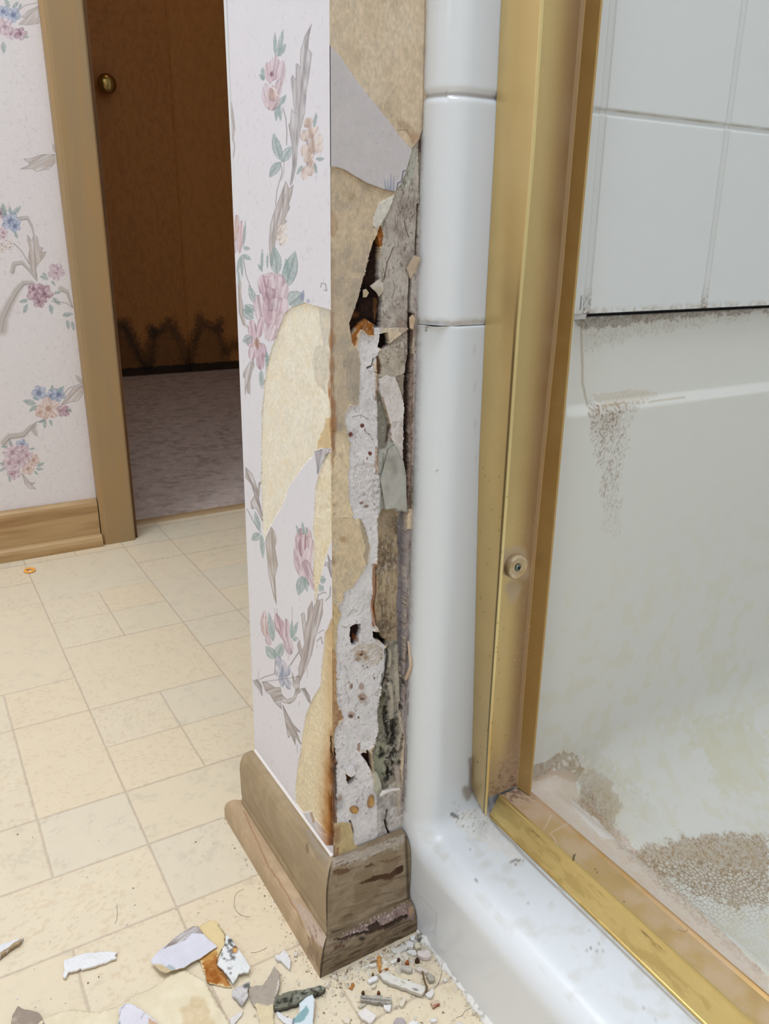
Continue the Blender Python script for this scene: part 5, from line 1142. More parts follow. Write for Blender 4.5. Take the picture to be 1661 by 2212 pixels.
raw_mesh('print', V, Fc, M['ink'], st, smooth=False)

# bead of crumbling caulk where the curb meets the floor
V = []; ks = np.linspace(0.30, 0.792, 220)
for i, y in enumerate(ks):
    r_ = 0.0068 * (0.55 + 0.9 * vnoise(np.array([[y, 0, 0]]), 60, 3)[0]) * (0.75 + 0.6 * vnoise(np.array([[y, 1, 0]]), 300, 4)[0])
    for t in np.linspace(0, math.pi / 2, 9): V.append((XA + 0.001 - r_ * math.cos(t) * 1.1, y, r_ * math.sin(t) * 1.1))
q = Paint(np.array(V), (236, 232, 226), 121, 0.12); q.tint(np.arange(len(V)), (120, 108, 96), np.clip((q.m2 - 0.62) * 4, 0, 0.6))
raw_mesh('caulk_bead', V, grid_faces(len(ks), 9), M['caulk'], sb, colors=q.col)

# ------------------------------------------------------------------ tiles over the base: bullnose column and the end wall
zs = np.concatenate([np.arange(0.9034, 1.30, 0.0011), [1.395, 1.4, 1.405, 2.0, 4.8]])
V = []; prof = []
for yy in np.linspace(0.852, YC + 0.037, 10)[:-1]: prof.append((0.0, yy, 0))
for t in np.linspace(0, math.pi / 2, 26): prof.append((0.037 * (1 - math.cos(t)), YC + 0.037 * (1 - math.sin(t)), 1))
for x in np.linspace(0.05, 0.24, 30): prof.append((x, YC, 1))
rows = []
for z in zs:
    dj = min(abs(z - 1.1528), abs(z - 0.9045), abs(z - 1.40)); ins = 0.0045 * math.exp(-(dj / 0.0042) ** 2) if abs(z - 1.1528) < 0.02 else 0.002 * math.exp(-(dj / 0.003) ** 2)
    if z < 1.1528 and z > 1.12: ins *= 1.0
    rows.append([(XA + float(leanx(z)) + x + ins * (0.8 if i < 22 else 0), yy + ins, z) for i, (x, yy, _) in enumerate(prof)])
P = np.array(rows); q = Paint(P, (230, 231, 234), 131, 0.006); al = np.arange(len(q.P))
dj = np.abs(q.P[:, 2] - 1.1528); q.tint(al, (170, 160, 156), (1 - sstep(0.0008, 0.0032, dj)) * 0.7)
k = np.nonzero(q.P[:, 1] > 0.834)[0]; q.tint(k, (170, 158, 148), np.clip(sstep(0.834, 0.845, q.P[k, 1]) * q.m2[k] * 1.1, 0, 0.8))
k = np.nonzero(q.P[:, 2] < 0.915)[0]; q.tint(k, (170, 150, 126), np.clip(sstep(0.915, 0.907, q.P[k, 2]) * (q.m2[k] - 0.2), 0, 0.7))
tc = raw_mesh('trim_5', q.P, grid_faces(len(zs), len(prof)), M['tile'], colors=q.col); tc['kind'] = 'structure'

xs = np.concatenate([np.arange(0.755, 1.30, 0.0012), [1.6, 2.15]]); zs = np.concatenate([[0.9108], np.arange(0.912, 1.33, 0.0012), [1.38, 1.39, 1.40, 4.8]])
GX, GZ = np.meshgrid(xs, zs, indexing='ij')
YT = 0.7965
P = np.stack([GX, np.full_like(GX, YT), GZ], -1)
q = Paint(P, (221, 222, 221), 141, 0.008); al = np.arange(len(q.P))
X, Z = q.P[:, 0], q.P[:, 2]
dvx = np.minimum(np.abs(X - 0.7825), np.abs(X - 1.0145)); dhz = np.minimum(np.abs(Z - 1.1505), np.abs(Z - 1.392))
gv = 1 - sstep(0.003, 0.0062, dvx); gh = 1 - sstep(0.0018, 0.0050, dhz); g = np.maximum(gv, gh)
q.h = -0.0028 * np.maximum(gv * 0.5, gh)
q.tint(al, (210, 210, 207), g * 0.5)
q.tint(al, (150, 126, 90), np.clip((1 - sstep(0.0004, 0.0016, np.abs(Z - 1.1535))) * (0.25 + 0.9 * (q.m1 - 0.35)), 0, 0.8) * (X > 0.77))
q.tint(al, (170, 160, 160), (1 - sstep(0.0003, 0.0016, np.abs(dvx - 0.0052))) * 0.35)
edge = sstep(0.922, 0.911, Z); q.tint(al, (176, 158, 134), np.clip(edge * (q.m2 - 0.35) * 2.0, 0, 0.7))
k = np.nonzero((dvx < 0.008) & (Z < 0.95))[0]; q.tint(k, (110, 92, 76), np.clip(sstep(0.95, 0.915, Z[k]) * (fbm(q.P[k], 400, 7, 2) - 0.35) * 2.4 * (1.25 - X[k] * 0.5), 0, 0.85))
q.line([(1256, 640), (1253, 668)], 2.4, (90, 84, 80), 0.8, jit=1)
P2 = q.P.copy(); P2[:, 1] -= q.h
tl = raw_mesh('wall_shower', P2, grid_faces(len(xs), len(zs)), M['tile'], colors=q.col, base=(1.4, YT, 0.9108)); tl['kind'] = 'structure'
raw_mesh('shadow_gap_sheets', [(0.74, YT, 0.9108), (2.15, YT, 0.9108), (2.15, 0.85, 0.9108), (0.74, 0.85, 0.9108), (0.755, YT, 0.9108), (0.755, YT, 4.8), (0.755, 0.85, 4.8), (0.755, 0.85, 0.9108)], [(0, 1, 2, 3), (4, 5, 6, 7)], M['black'], tl, smooth=False)  # black sheets stand in for the shadow gap at the tile edges
M['shower_wall'] = plain('shower_wall_tile', (221, 222, 221), 0.15, 0.5)
box('wall_shower_back', (2.15, -1.3, 0.0), (2.2, 0.84, 4.8), M['shower_wall'], kind='structure')
box('wall_shower_near', (0.80, -1.3, 0.0), (2.15, -1.205, 4.8), M['shower_wall'], kind='structure')

# ------------------------------------------------------------------ brass shower door frame: wall jamb and bottom track
GOLD, GOLD2 = (216, 188, 132), (186, 150, 92)
DUST_SHADE = (170, 138, 108)
fr = empty('shower_door_frame', (0.69, 0.78, ZC), label='brass shower door frame along the white curb and up the tiled wall', cat='shower door frame')
zt = [0.20, 0.2679, 0.3535, 0.5578, 0.7393, 0.908, 1.0933, 1.2393]
ft = [0.6246, 0.6246, 0.6239, 0.6257, 0.6273, 0.6285, 0.6340, 0.6335]
zb = [0.20, 0.248, 0.4578, 0.7283, 0.9269, 1.0958, 1.2476]; fb_ = [0.6372, 0.6358, 0.6296, 0.6205, 0.6190, 0.6200, 0.6193]
zr = [0.2, 0.2392, 0.3583, 0.5723, 0.7177, 0.9572, 1.2603]; xr_ = [0.7172, 0.7172, 0.7160, 0.7175, 0.7201, 0.7270, 0.729]
zi = [0.2253, 0.7235, 0.9158, 1.2549]; xi_ = [0.7209, 0.7246, 0.7262, 0.7298]
def jamb_row(z):
    a = np.interp(z, zb, fb_); f1 = np.interp(z, zt, ft); r_ = np.interp(z, zr, xr_); ti = np.interp(z, zi, xi_)
    A = (a, 0.7995); B = (f1, 0.7500); B2 = (f1 + 0.0035, 0.7495); W0 = (a + 0.006, 0.79); W1 = (r_ - 0.004, 0.79); W2 = (r_, 0.7862); T1 = (ti, 0.763); T2 = (ti + 0.0028, 0.7625); E = (r_ + 0.0115, 0.7975)
    pts = []
    for p0, p1, n in ((A, B, 26), (B, B2, 3), (B2, W0, 14), (W0, W1, 50), (W1, W2, 4), (W2, T1, 14), (T1, T2, 3), (T2, E, 8)):
        for i in range(n): pts.append((p0[0] + (p1[0] - p0[0]) * i / n, p0[1] + (p1[1] - p0[1]) * i / n))
    pts.append(E); return pts
zs = np.concatenate([np.arange(0.199, 1.30, 0.0016), [1.5, 2.5, 3.9]])
rows = []
for z in zs:
    rw = jamb_row(z)
    rows.append([(x, y, z) for x, y in rw])
P = np.array(rows)
# the left fin runs down past the track to the curb
nfin = 43
for i in range(nfin):
    tt = min(1, i / 26); zb0 = 0.222 + (0.211 - 0.222) * tt if i < 30 else 0.199
    if i >= 30: zb0 = 0.211 + (0.199 - 0.211) * (i - 29) / 14
    P[:, i, 2] = np.where(zs < 0.3, zb0 + (0.3 - zb0) * (P[:, i, 2] - 0.199) / (0.3 - 0.199), P[:, i, 2])
q = Paint(P, GOLD, 151, 0.04); al = np.arange(len(q.P)); q.aux = np.full(len(q.P), 0.10)
idx = np.tile(np.arange(P.shape[1]), P.shape[0]); zz = q.P[:, 2]
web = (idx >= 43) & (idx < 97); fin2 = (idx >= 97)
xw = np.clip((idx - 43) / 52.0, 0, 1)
d = np.where(web, 0.12 + sstep(0.45, 0.95, xw) * (0.25 + 0.55 * q.m1), 0.06 + 0.06 * q.m1)
d = np.where(fin2, 0.42 + 0.3 * (q.m1 - 0.5), d)
d = d + web * sstep(0.36, 0.21, zz) * 0.6 + fin2 * sstep(0.33, 0.21, zz) * 0.4
q.tint(al, GOLD2, fin2 * 0.8); q.tint(al, (150, 112, 78), np.clip(web * sstep(0.5, 1.0, xw) * 0.7, 0, 1))  # brown towards the web's right edge: dirt mixed with painted shading
q.tint(al, DUST_SHADE, np.clip(d * 0.7, 0, 0.9) * web * sstep(0.3, 0.9, d)); q.tint(al, (190, 160, 132), web * sstep(0.30, 0.20, zz) * (0.4 + 0.5 * q.m2))
dk = web * (np.clip((q.m2 - 0.5) * 4, 0, 1)) * sstep(0.28, 0.20, zz); q.tint(al, (110, 84, 66), np.clip(dk, 0, 0.8))
sp = vnoise(q.P, 700, 3); q.tint(al, (226, 206, 170), np.clip((sp - 0.88) * 8, 0, 0.6) * (web | fin2) * sstep(0.9, 0.4, zz))
for (x, y, rx, ry) in ((1112, 1195, 26, 16), (1092, 1215, 14, 26), (1118, 1222, 30, 36), (1108, 1272, 20, 18), (1104, 1290, 14, 16)):
    k = q.blob(x, y, rx, ry, (206, 182, 152), 0.75, jit=6); k2 = k[web[k]]; d[k2] = 0.85
fk = (idx < 26); q.tint(al, (120, 92, 60), fk * sstep(0.23, 0.17, zz) * 0.5)
ed_ = (idx >= 26) & (idx <= 29); q.tint(al, (244, 222, 160), ed_ * 0.8); q.tint(al, (70, 52, 28), ((idx == 24) | (idx == 25)) * 0.75 * sstep(1.0, 0.85, zz))  # painted bright edge on the fin, and painted gap shadow next to it
for k in range(40): q.blob(rng.uniform(1030, 1095), rng.uniform(1000, 1700), 1.5, 3, (140, 112, 60), 0.5)
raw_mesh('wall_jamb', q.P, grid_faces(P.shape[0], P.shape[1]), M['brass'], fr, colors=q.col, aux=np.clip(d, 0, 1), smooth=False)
# bottom track
tp = []
for p0, p1, n in (((0.6625, 0.1655), (0.6632, 0.169), 3), ((0.6632, 0.169), (0.6645, 0.1695), 2), ((0.6645, 0.1695), (0.6810, 0.1965), 24), ((0.6810, 0.1965), (0.6820, 0.1995), 3), ((0.6820, 0.1995), (0.6850, 0.1995), 3), ((0.6850, 0.1995), (0.6862, 0.1968), 3), ((0.6862, 0.1968), (0.7225, 0.1972), 34), ((0.7225, 0.1972), (0.7270, 0.1990), 5), ((0.7270, 0.1990), (0.7300, 0.1985), 3), ((0.73, 0.1985), (0.7305, 0.166), 8)):
    for i in range(n): tp.append((p0[0] + (p1[0] - p0[0]) * i / n, p0[1] + (p1[1] - p0[1]) * i / n))
tp.append((0.7305, 0.166))
ys = np.concatenate([[-1.18, -0.5, 0.1], np.arange(0.3, 0.788, 0.0013)])
xfront = lambda y: 0.0034 * (y - 0.3955) / 0.36 - 0.0022
P = np.array([[(x + (xfront(y) * (1 - (z - 0.1655) / 0.034) if x < 0.683 else 0), y, z) for x, z in tp] for y in ys])
q = Paint(P, (228, 200, 132), 161, 0.05); al = np.arange(len(q.P))
X, Y, Z = q.P[:, 0], q.P[:, 1], q.P[:, 2]
top = (X > 0.6855) & (Z > 0.19)
d = np.where(top, 0.55 + 0.5 * (q.m1 - 0.5) , 0.10 + 0.1 * q.m2)
q.tint(al, (200, 166, 116), top * 0.85); q.tint(al, (208, 182, 152), top * np.clip((q.m1 - 0.40) * 3, 0, 0.7))
q.tint(al, (180, 128, 62), top * sstep(0.720, 0.728, X) * 0.4)
fx = (~top) & (Z < 0.194); wear = fbm(q.P, (90, 30, 90), 9, 4)
q.tint(al, (164, 128, 62), np.clip((wear - 0.5) * 3, 0, 0.28) * fx); q.tint(al, (232, 206, 140), np.clip((fbm(q.P, (200, 30, 200), 10, 3) - 0.62) * 6, 0, 0.6) * fx)
q.tint(al, (90, 66, 40), np.clip((wear - 0.62) * 8, 0, 0.7) * fx * sstep(0.186, 0.194, Z))
k = top * sstep(0.66, 0.77, Y); q.tint(al, (188, 156, 134), k * (0.4 + 0.6 * q.m2)); d = np.clip(d + k * 0.5, 0, 1)
q.tint(al, (110, 82, 66), top * sstep(0.74, 0.785, Y) * np.clip((q.m2 - 0.45) * 4, 0, 0.8))
for pts in (((1235, 1775), (1190, 1800), (1205, 1830)), ((1190, 1760), (1175, 1790))): q.line(pts, 3, (224, 206, 180), 0.5, jit=4)
q.poly([(1238, 1848), (1244, 1844), (1240, 1858), (1235, 1860)], (96, 84, 60), 1, 0, a=0.9)
for x, y in ((1286, 1878), (1290, 1884), (1348, 1948)): q.blob(x, y, 2.2, 2.2, (120, 90, 60), 0.8)
q.line([(1465, 2008), (1480, 2014), (1486, 2006)], 1.4, (170, 120, 80), 0.8)
raw_mesh('bottom_track', q.P, grid_faces(P.shape[0], P.shape[1]), M['brass'], fr, colors=q.col, aux=np.clip(d, 0, 1), smooth=False)
# round bumper and its screw on the jamb
bc = on_y(1113, 1223, 0.787)
bp_ = lathe('bumper', [(0.0005, -0.003), (0.0170, -0.003), (0.0172, 0.004), (0.0162, 0.0068), (0.0145, 0.0072), (0.0125, 0.0055), (0.0095, 0.0050), (0.0088, 0.0062), (0.0072, 0.0062), (0.0066, 0.0048), (0.0004, 0.0046)], bc, (0, -1, 0), plain('yellowed_clear_plastic', (190, 160, 112), 0.35, 0.45, col2=(214, 192, 158), vscale=120, ramp=(0.4, 0.6)), fr, 40)
bp_['label'] = 'round yellowed plastic bumper'
sc_ = lathe('screw', [(0.0047, 0.0040), (0.0046, 0.0066), (0.0033, 0.0076), (0.0004, 0.0079)], bc, (0, -1, 0), M['screw'], bp_, 24); sc_['label'] = 'steel cross-head screw'
V = []; Fc = []
for an in (25, 115):
    c, s_ = math.cos(math.radians(an)), math.sin(math.radians(an)); b0 = len(V)
    for (u, w_) in ((-0.0030, -0.0006), (0.0030, -0.0006), (0.0030, 0.0006), (-0.0030, 0.0006)):
        V.append((bc[0] + u * c - w_ * s_, bc[1] - 0.0081, bc[2] + u * s_ + w_ * c))
    Fc.append(tuple(range(b0, b0 + 4)))
raw_mesh('slot', V, Fc, M['black'], bp_, smooth=False)

# ------------------------------------------------------------------ fallen pieces on the floor
def c5(x, y): return (x / 2.966, 1900 + y / 2.966)
def c6(x, y): return (560 + x / 2.966, 1900 + y / 2.966)
def M5(*q): return [c5(*a) for a in q]
def M6(*q): return [c6(*a) for a in q]
def chip(name, pts, label, cat, col, z=0.0006, th=0.0016, amp=0.003, col2=None, mat='gypsum', paint=None, group=None, curl=None, rag=1.2, seed=None, f2=0.4, edge=None, parent=None):
    seed = seed if seed is not None else int(abs(pts[0][0] * 7 + pts[0][1] * 3)) % 997
    rr = random.Random(seed); dn = []
    n = len(pts)
    for i in range(n):
        (ax, ay), (bx, by) = pts[i], pts[(i + 1) % n]; L = math.hypot(bx - ax, by - ay); k = max(1, int(L / 5))
        for j in range(k):
            t = j / k; w_ = rag if j else rag * 0.4
            dn.append((ax + (bx - ax) * t + rr.gauss(0, w_ * 0.6), ay + (by - ay) * t + rr.gauss(0, w_ * 0.6)))
    A = np.array([on_z(x, y, z + th + amp * 0.4) for x, y in dn])
    x0, y0 = A[:, :2].min(0); x1, y1 = A[:, :2].max(0); st = max(max(x1 - x0, y1 - y0) / 46, 0.0011)
    pl = [Vector((a_[0], a_[1])) for a_ in A]; n = len(pl)
    for i in np.arange(x0, x1, st):
        for j in np.arange(y0, y1, st): pl.append(Vector((i + st * 0.25 * math.sin(j * 3000), j + st * 0.25 * math.sin(i * 3000))))
    r = delaunay_2d_cdt(pl, [(i, (i + 1) % n) for i in range(n)], [], 1, 1e-8)
    V = np.array([(q_[0], q_[1], 0.0) for q_ in r[0]]); T = [tuple(t) for t in r[2]]
    T = [t if ((V[t[1], 0] - V[t[0], 0]) * (V[t[2], 1] - V[t[0], 1]) - (V[t[1], 1] - V[t[0], 1]) * (V[t[2], 0] - V[t[0], 0])) > 0 else t[::-1] for t in T]
    u = (V[:, 0] - x0) / (x1 - x0 + 1e-9); v = (V[:, 1] - y0) / (y1 - y0 + 1e-9)
    hh = (amp if max(x1 - x0, y1 - y0) > 0.03 else amp * 0.4) * fbm(V, 34, seed, 2) + 0.5 * min(th, 0.004) * (fbm(V, 260, seed + 3, 2) - 0.5)
    if curl: hh = hh + curl(u, v)
    hh = hh - hh.min()
    V[:, 2] = z + th + hh
    q = Paint(V, col, seed, 0.07)
    al = np.arange(len(V))
    if col2 is not None: q.tint(al, col2, np.clip((q.m1 - 0.5) * 3 + (q.m2 - 0.5) * 2.4 + f2 - 0.4, 0, 0.9))
    if paint: paint(q)
    bot = V.copy(); bot[:, 2] = np.maximum(V[:, 2] - th, 0.0003) if amp + th < 0.012 or curl else np.maximum(V[:, 2] - th, 0.0003)
    N = len(V); es = set()
    for t in T:
        for i in range(3): es.add((t[i], t[(i + 1) % 3]))
    side = [(e[1], e[0], e[0] + N, e[1] + N) for e in es if (e[1], e[0]) not in es]
    cc = q.col.copy(); eb = lin(edge) if edge is not None else None
    cb = np.tile(eb, (N, 1)) if eb is not None else q.col * 0.9
    o = raw_mesh(name, np.vstack([V, bot]), T + [tuple(i + N for i in t[::-1]) for t in T] + side, M[mat], parent, colors=np.vstack([cc, cb]))
    # shade the thin sides flat
    nT = len(T); sm = np.ones(len(o.data.polygons), bool); sm[2 * nT:] = False
    o.data.polygons.foreach_set('use_smooth', sm)
    if parent is None: prop(o, label, cat, group)
    elif label: o['label'] = label
    return o
W_, LAV, TAN, RUST = (230, 226, 224), (220, 216, 224), (234, 223, 196), (188, 130, 72)
PS, PC = 'paper scrap', 'plaster chip'

def pt(q):
    q.poly(M5((1150, 850), (1250, 720), (1330, 800), (1360, 960), (1200, 1010)), (204, 172, 122), 12, 4, a=0.45)
    q.line(M5((1340, 690), (1400, 800), (1470, 925)), 3, (150, 130, 100), 0.5, jit=2)
chip('torn_paper', M5((200, 1010), (240, 930), (275, 890), (380, 845), (480, 830), (560, 840), (640, 845), (730, 820), (800, 780), (870, 735), (1000, 680), (1080, 610), (1190, 585), (1250, 610), (1310, 650), (1340, 690), (1390, 780), (1450, 870), (1490, 950), (1510, 1060), (800, 1080)), 'large cream torn paper sheet lying at the bottom edge of the floor', PS, (228, 214, 184), amp=0.006, th=0.0008, mat='tan_paper', paint=pt, col2=(234, 222, 196), z=0.0008)
chip('torn_paper', M5((760, 905), (760, 832), (800, 792), (850, 800), (930, 850), (970, 880), (1035, 935), (1060, 1010), (700, 1030)), 'lavender wallpaper scrap lying on top of the large cream paper', PS, LAV, z=0.0082, th=0.0008, amp=0.003, mat='paper',
     paint=lambda q: (q.line(M5((760, 890), (775, 830), (800, 800)), 1.4, (110, 104, 110), 0.7), q.line(M5((900, 890), (930, 850), (950, 845)), 1.2, (110, 104, 110), 0.7), q.poly(M5((950, 885), (1035, 940), (1020, 1000), (950, 930)), (206, 170, 140), 2, 1), q.poly(M5((720, 920), (770, 905), (770, 925)), GN, 1, 1)))
chip('torn_paper', M5((40, 1010), (70, 920), (82, 860), (115, 808), (160, 830), (240, 845), (270, 880), (292, 930), (310, 1020)), 'small brown-grey scrap of paper left of the large cream sheet', PS, (158, 142, 128), amp=0.004, th=0.001, mat='tan_paper', col2=(186, 170, 152), z=0.003)
chip('torn_paper', M5((1262, 310), (1280, 295), (1340, 262), (1392, 270), (1410, 310), (1446, 350), (1440, 410), (1400, 480), (1385, 535), (1410, 570), (1450, 620), (1486, 690), (1450, 686), (1330, 660), (1310, 600), (1270, 500)), 'tan paper scrap with a rusty orange stain, under the lavender and mouldy pieces', PS, (226, 204, 156), amp=0.004, th=0.0009, mat='tan_paper', z=0.0006,
     paint=lambda q: (q.poly(M5((1280, 500), (1330, 480), (1400, 470), (1400, 540), (1430, 590), (1490, 690), (1330, 664), (1310, 600)), RUST, 6, 3, col2=(150, 88, 34), f2=0.2), q.poly(M5((1270, 480), (1390, 440), (1400, 480), (1290, 530)), (206, 160, 90), 6, 3, a=0.7), q.line(M5((1400, 290), (1440, 350), (1445, 410)), 2.2, (110, 90, 70), 0.8, jit=1), q.line(M5((1390, 540), (1400, 570), (1480, 680)), 2.4, (110, 60, 26), 0.8, jit=1)))
def pw(q):
    q.feather(M5((1055, 438), (1090, 400), (1130, 370), (1160, 345), (1240, 298), (1278, 305), (1300, 345), (1230, 340), (1180, 390), (1100, 420)), (158, 142, 130), (96, 84, 76))
    q.poly(M5((1060, 560), (1080, 540), (1120, 560), (1120, 590), (1080, 590)), (150, 168, 168), 2, 1, a=0.7)
    q.poly(M5((960, 548), (1040, 542), (1110, 590), (1060, 615), (1010, 600)), (206, 186, 150), 1, 2)
chip('torn_wallpaper', M5((966, 535), (1010, 480), (1060, 432), (1130, 370), (1160, 345), (1240, 298), (1276, 305), (1300, 345), (1392, 425), (1340, 462), (1290, 500), (1230, 532), (1180, 570), (1120, 588), (1060, 612), (1020, 598), (985, 560)), 'lavender wallpaper scrap with a brown leaf print along its edge', PS, (218, 216, 226), z=0.0045, th=0.001, amp=0.004, mat='paper', rag=0.6, paint=pw, curl=lambda u, v: 0.006 * (1 - u) ** 2, edge=(222, 206, 170))
def pmould(q):
    for k in range(40):
        x, y = rng.gauss(1475, 26), rng.gauss(450, 55); q.blob(*c5(x, y), rng.uniform(1, 5), rng.uniform(1, 5), rng.choice(((40, 40, 42), (70, 70, 72), (110, 110, 112))), 0.75, jit=4)
    q.blob(*c5(1505, 450), 7, 10, (130, 84, 40), 0.85, 10, 1, 0.7); q.blob(*c5(1508, 448), 4.5, 7.5, (220, 168, 100), 0.95, 10, 1, 0.7)
    q.line(M5((1470, 390), (1500, 430), (1540, 440)), 3, (40, 38, 38), 0.8, jit=3)
chip('plaster_flake', M5((1450, 345), (1490, 390), (1530, 440), (1570, 500), (1605, 560), (1592, 590), (1530, 600), (1515, 632), (1490, 662), (1460, 612), (1395, 540), (1410, 480), (1440, 410)), 'white plaster flake with black mould specks and an orange ring', PC, (228, 228, 226), z=0.006, th=0.0024, amp=0.004, paint=pmould, col2=(206, 204, 202), f2=0.1)
chip('plaster_flake', M5((1485, 700), (1520, 675), (1560, 665), (1602, 660), (1585, 700), (1590, 740), (1570, 770), (1550, 803), (1520, 770), (1485, 730)), 'crumpled grey plaster flake with a dark tip beside the grey paper', PC, (206, 200, 198), z=0.001, th=0.003, amp=0.010, col2=(150, 144, 140), paint=lambda q: q.blob(*c5(1580, 678), 9, 7, (50, 48, 46), 0.8, jit=4))
chip('torn_paper', L4((228, 1640), (330, 1640), (410, 1520), (442, 1560), (444, 1640), (412, 1720), (402, 1800), (402, 1900), (420, 2000), (300, 2000), (310, 1882), (290, 1780), (250, 1730)), 'forked grey paper scrap with tan lower half', PS, (172, 160, 146), z=0.0006, th=0.001, amp=0.006, mat='tan_paper', col2=(150, 138, 124), curl=lambda u, v: 0.008 * u * v,
     paint=lambda q: (q.poly(L4((270, 1740), (410, 1740), (420, 2000), (280, 2000)), (224, 206, 168), 10, 3, a=0.85), q.line(L4((438, 1590), (430, 1650), (412, 1720)), 2, (238, 230, 222), 0.8)))
chip('plaster_strip', M5((412, 520), (470, 495), (560, 470), (680, 455), (725, 462), (752, 464), (735, 485), (746, 500), (690, 520), (600, 555), (525, 573), (515, 565), (490, 580), (440, 590), (415, 628), (402, 622), (412, 580)), 'long white plaster strip lying alone on the vinyl', PC, (232, 230, 230), z=0.0006, th=0.0036, amp=0.004, edge=(206, 186, 160))
chip('plaster_strip', M5((-60, 445), (0, 420), (90, 385), (118, 380), (148, 373), (120, 410), (60, 445), (0, 495), (-70, 520)), 'pointed white board sliver cut by the left picture edge', PC, (224, 222, 224), z=0.0006, th=0.005, amp=0.003, edge=(150, 126, 96), paint=lambda q: q.poly(M5((148, 373), (120, 410), (60, 445), (0, 495), (0, 470), (60, 425), (100, 395)), (170, 148, 118), 1, 2))
def pstick(q):
    for k in range(60):
        t = rng.random(); x, y = 110 + 300 * t, 790 - 100 * t + rng.gauss(0, 18); q.blob(*c6(x, y), rng.uniform(1, 7), rng.uniform(1, 4), rng.choice(((28, 28, 26), (44, 44, 38), (150, 152, 138), (34, 32, 30))), 0.8, -20, jit=4)
chip('board_sliver', M6((98, 760), (105, 742), (210, 710), (290, 705), (390, 680), (425, 690), (395, 720), (310, 745), (240, 790), (130, 822), (95, 822)), 'long black-and-grey mouldy sliver pointing at the baseboard corner', 'board sliver', (120, 118, 104), z=0.0006, th=0.007, amp=0.004, mat='rot', paint=pstick, edge=(60, 54, 48))
chip('torn_paper', M6((255, 800), (270, 765), (300, 735), (332, 740), (350, 770), (356, 830), (345, 925), (345, 1010), (200, 1010), (215, 900), (260, 850)), 'pale bluish paper scrap with teal print beneath the mouldy sliver', PS, (212, 220, 224), z=0.001, th=0.001, amp=0.006, mat='paper', curl=lambda u, v: 0.006 * u, paint=lambda q: (q.poly(M6((260, 850), (300, 810), (320, 840), (290, 900), (220, 925), (225, 895)), (136, 168, 172), 3, 1), q.line(M6((222, 880), (215, 925)), 4, (60, 84, 92), 0.8, jit=1), q.line(M6((352, 780), (348, 925)), 1.6, (170, 120, 80), 0.7)))
chip('torn_paper', M6((108, 840), (130, 845), (165, 872), (218, 890), (205, 940), (170, 918), (120, 880)), 'thin white paper sliver left of the pale bluish scrap', PS, (226, 224, 224), z=0.001, th=0.001, amp=0.004, mat='paper')
chip('torn_paper', M5((1470, 885), (1500, 862), (1562, 835), (1550, 862), (1500, 920), (1480, 960)), 'narrow white paper scrap at the right tip of the large cream sheet', PS, (220, 214, 210), z=0.001, th=0.0012, amp=0.005, mat='paper')
chip('plaster_chip', M6((100, 495), (110, 482), (128, 480), (160, 450), (185, 470), (200, 520), (195, 570), (160, 540), (140, 515), (115, 512)), 'white plaster chip lying left of the baseboard corner', PC, (226, 222, 220), z=0.0006, th=0.004, amp=0.004, col2=(196, 190, 186), f2=0.1)
chip('plaster_chip', M6((220, 462), (235, 456), (246, 468), (240, 486), (224, 484)), 'tiny round curl of plaster right beside the baseboard corner', PC, (216, 208, 198), z=0.0006, th=0.003, amp=0.003)
# pieces in front of the damaged baseboard
chip('plaster_strip', M6((768, 605), (790, 594), (812, 595), (900, 630), (1000, 660), (1062, 682), (1060, 715), (1040, 736), (960, 706), (870, 672), (800, 642)), 'longest thick white plaster strip before the damaged baseboard', PC, (224, 218, 208), z=0.0006, th=0.0065, amp=0.003, col2=(190, 184, 170), f2=0.15, edge=(176, 166, 150), paint=lambda q: (q.blob(*c6(1000, 705), 8, 3, (80, 76, 70), 0.7, 20, 4), q.blob(*c6(920, 660), 7, 3, (170, 150, 120), 0.5, 20, 4)))
chip('plaster_chip', M6((692, 645), (715, 628), (742, 614), (759, 620), (755, 640), (705, 660)), 'small white chip at the left end of the longest strip', PC, W_, th=0.004, amp=0.002)
chip('wood_sliver', M6((648, 742), (760, 744), (846, 756), (846, 786), (830, 796), (740, 786), (648, 770)), 'grey layered wood sliver below the longest plaster strip', 'wood sliver', (176, 168, 156), th=0.005, amp=0.003, mat='rot', col2=(126, 120, 110), paint=lambda q: (q.line(M6((650, 760), (740, 770), (840, 776)), 1.6, (84, 76, 68), 0.7, jit=1), q.line(M6((660, 750), (760, 754), (840, 764)), 1.2, (220, 214, 204), 0.6, jit=1)))
chip('wood_sliver', M6((632, 815), (650, 795), (688, 785), (680, 800), (645, 820)), 'thin pale grey sliver under the layered wood sliver', 'wood sliver', (190, 182, 168), th=0.002, amp=0.002, mat='rot')
chip('plaster_chip', M6((798, 795), (815, 800), (830, 788), (846, 790), (840, 835), (825, 838), (800, 825)), 'small white chip stuck at the right end of the layered wood sliver', PC, W_, z=0.0012, th=0.003, amp=0.004)
chip('plaster_chip', M6((633, 850), (655, 838), (680, 820), (720, 848), (750, 870), (735, 895), (718, 916), (690, 905), (660, 890)), 'largest blocky white chip, low between the slivers and the picture edge', PC, (228, 220, 214), th=0.004, amp=0.003)
chip('plaster_chip', M6((898, 795), (915, 765), (930, 745), (942, 765), (925, 805), (905, 812)), 'cream almond-shaped chip right of the layered wood sliver', PC, (220, 208, 190), th=0.004, amp=0.002)
chip('plaster_chip', M6((1064, 730), (1085, 715), (1110, 690), (1118, 720), (1105, 752), (1075, 746)), 'white chip at the right end of the longest plaster strip', PC, (226, 220, 214), th=0.004, amp=0.004)
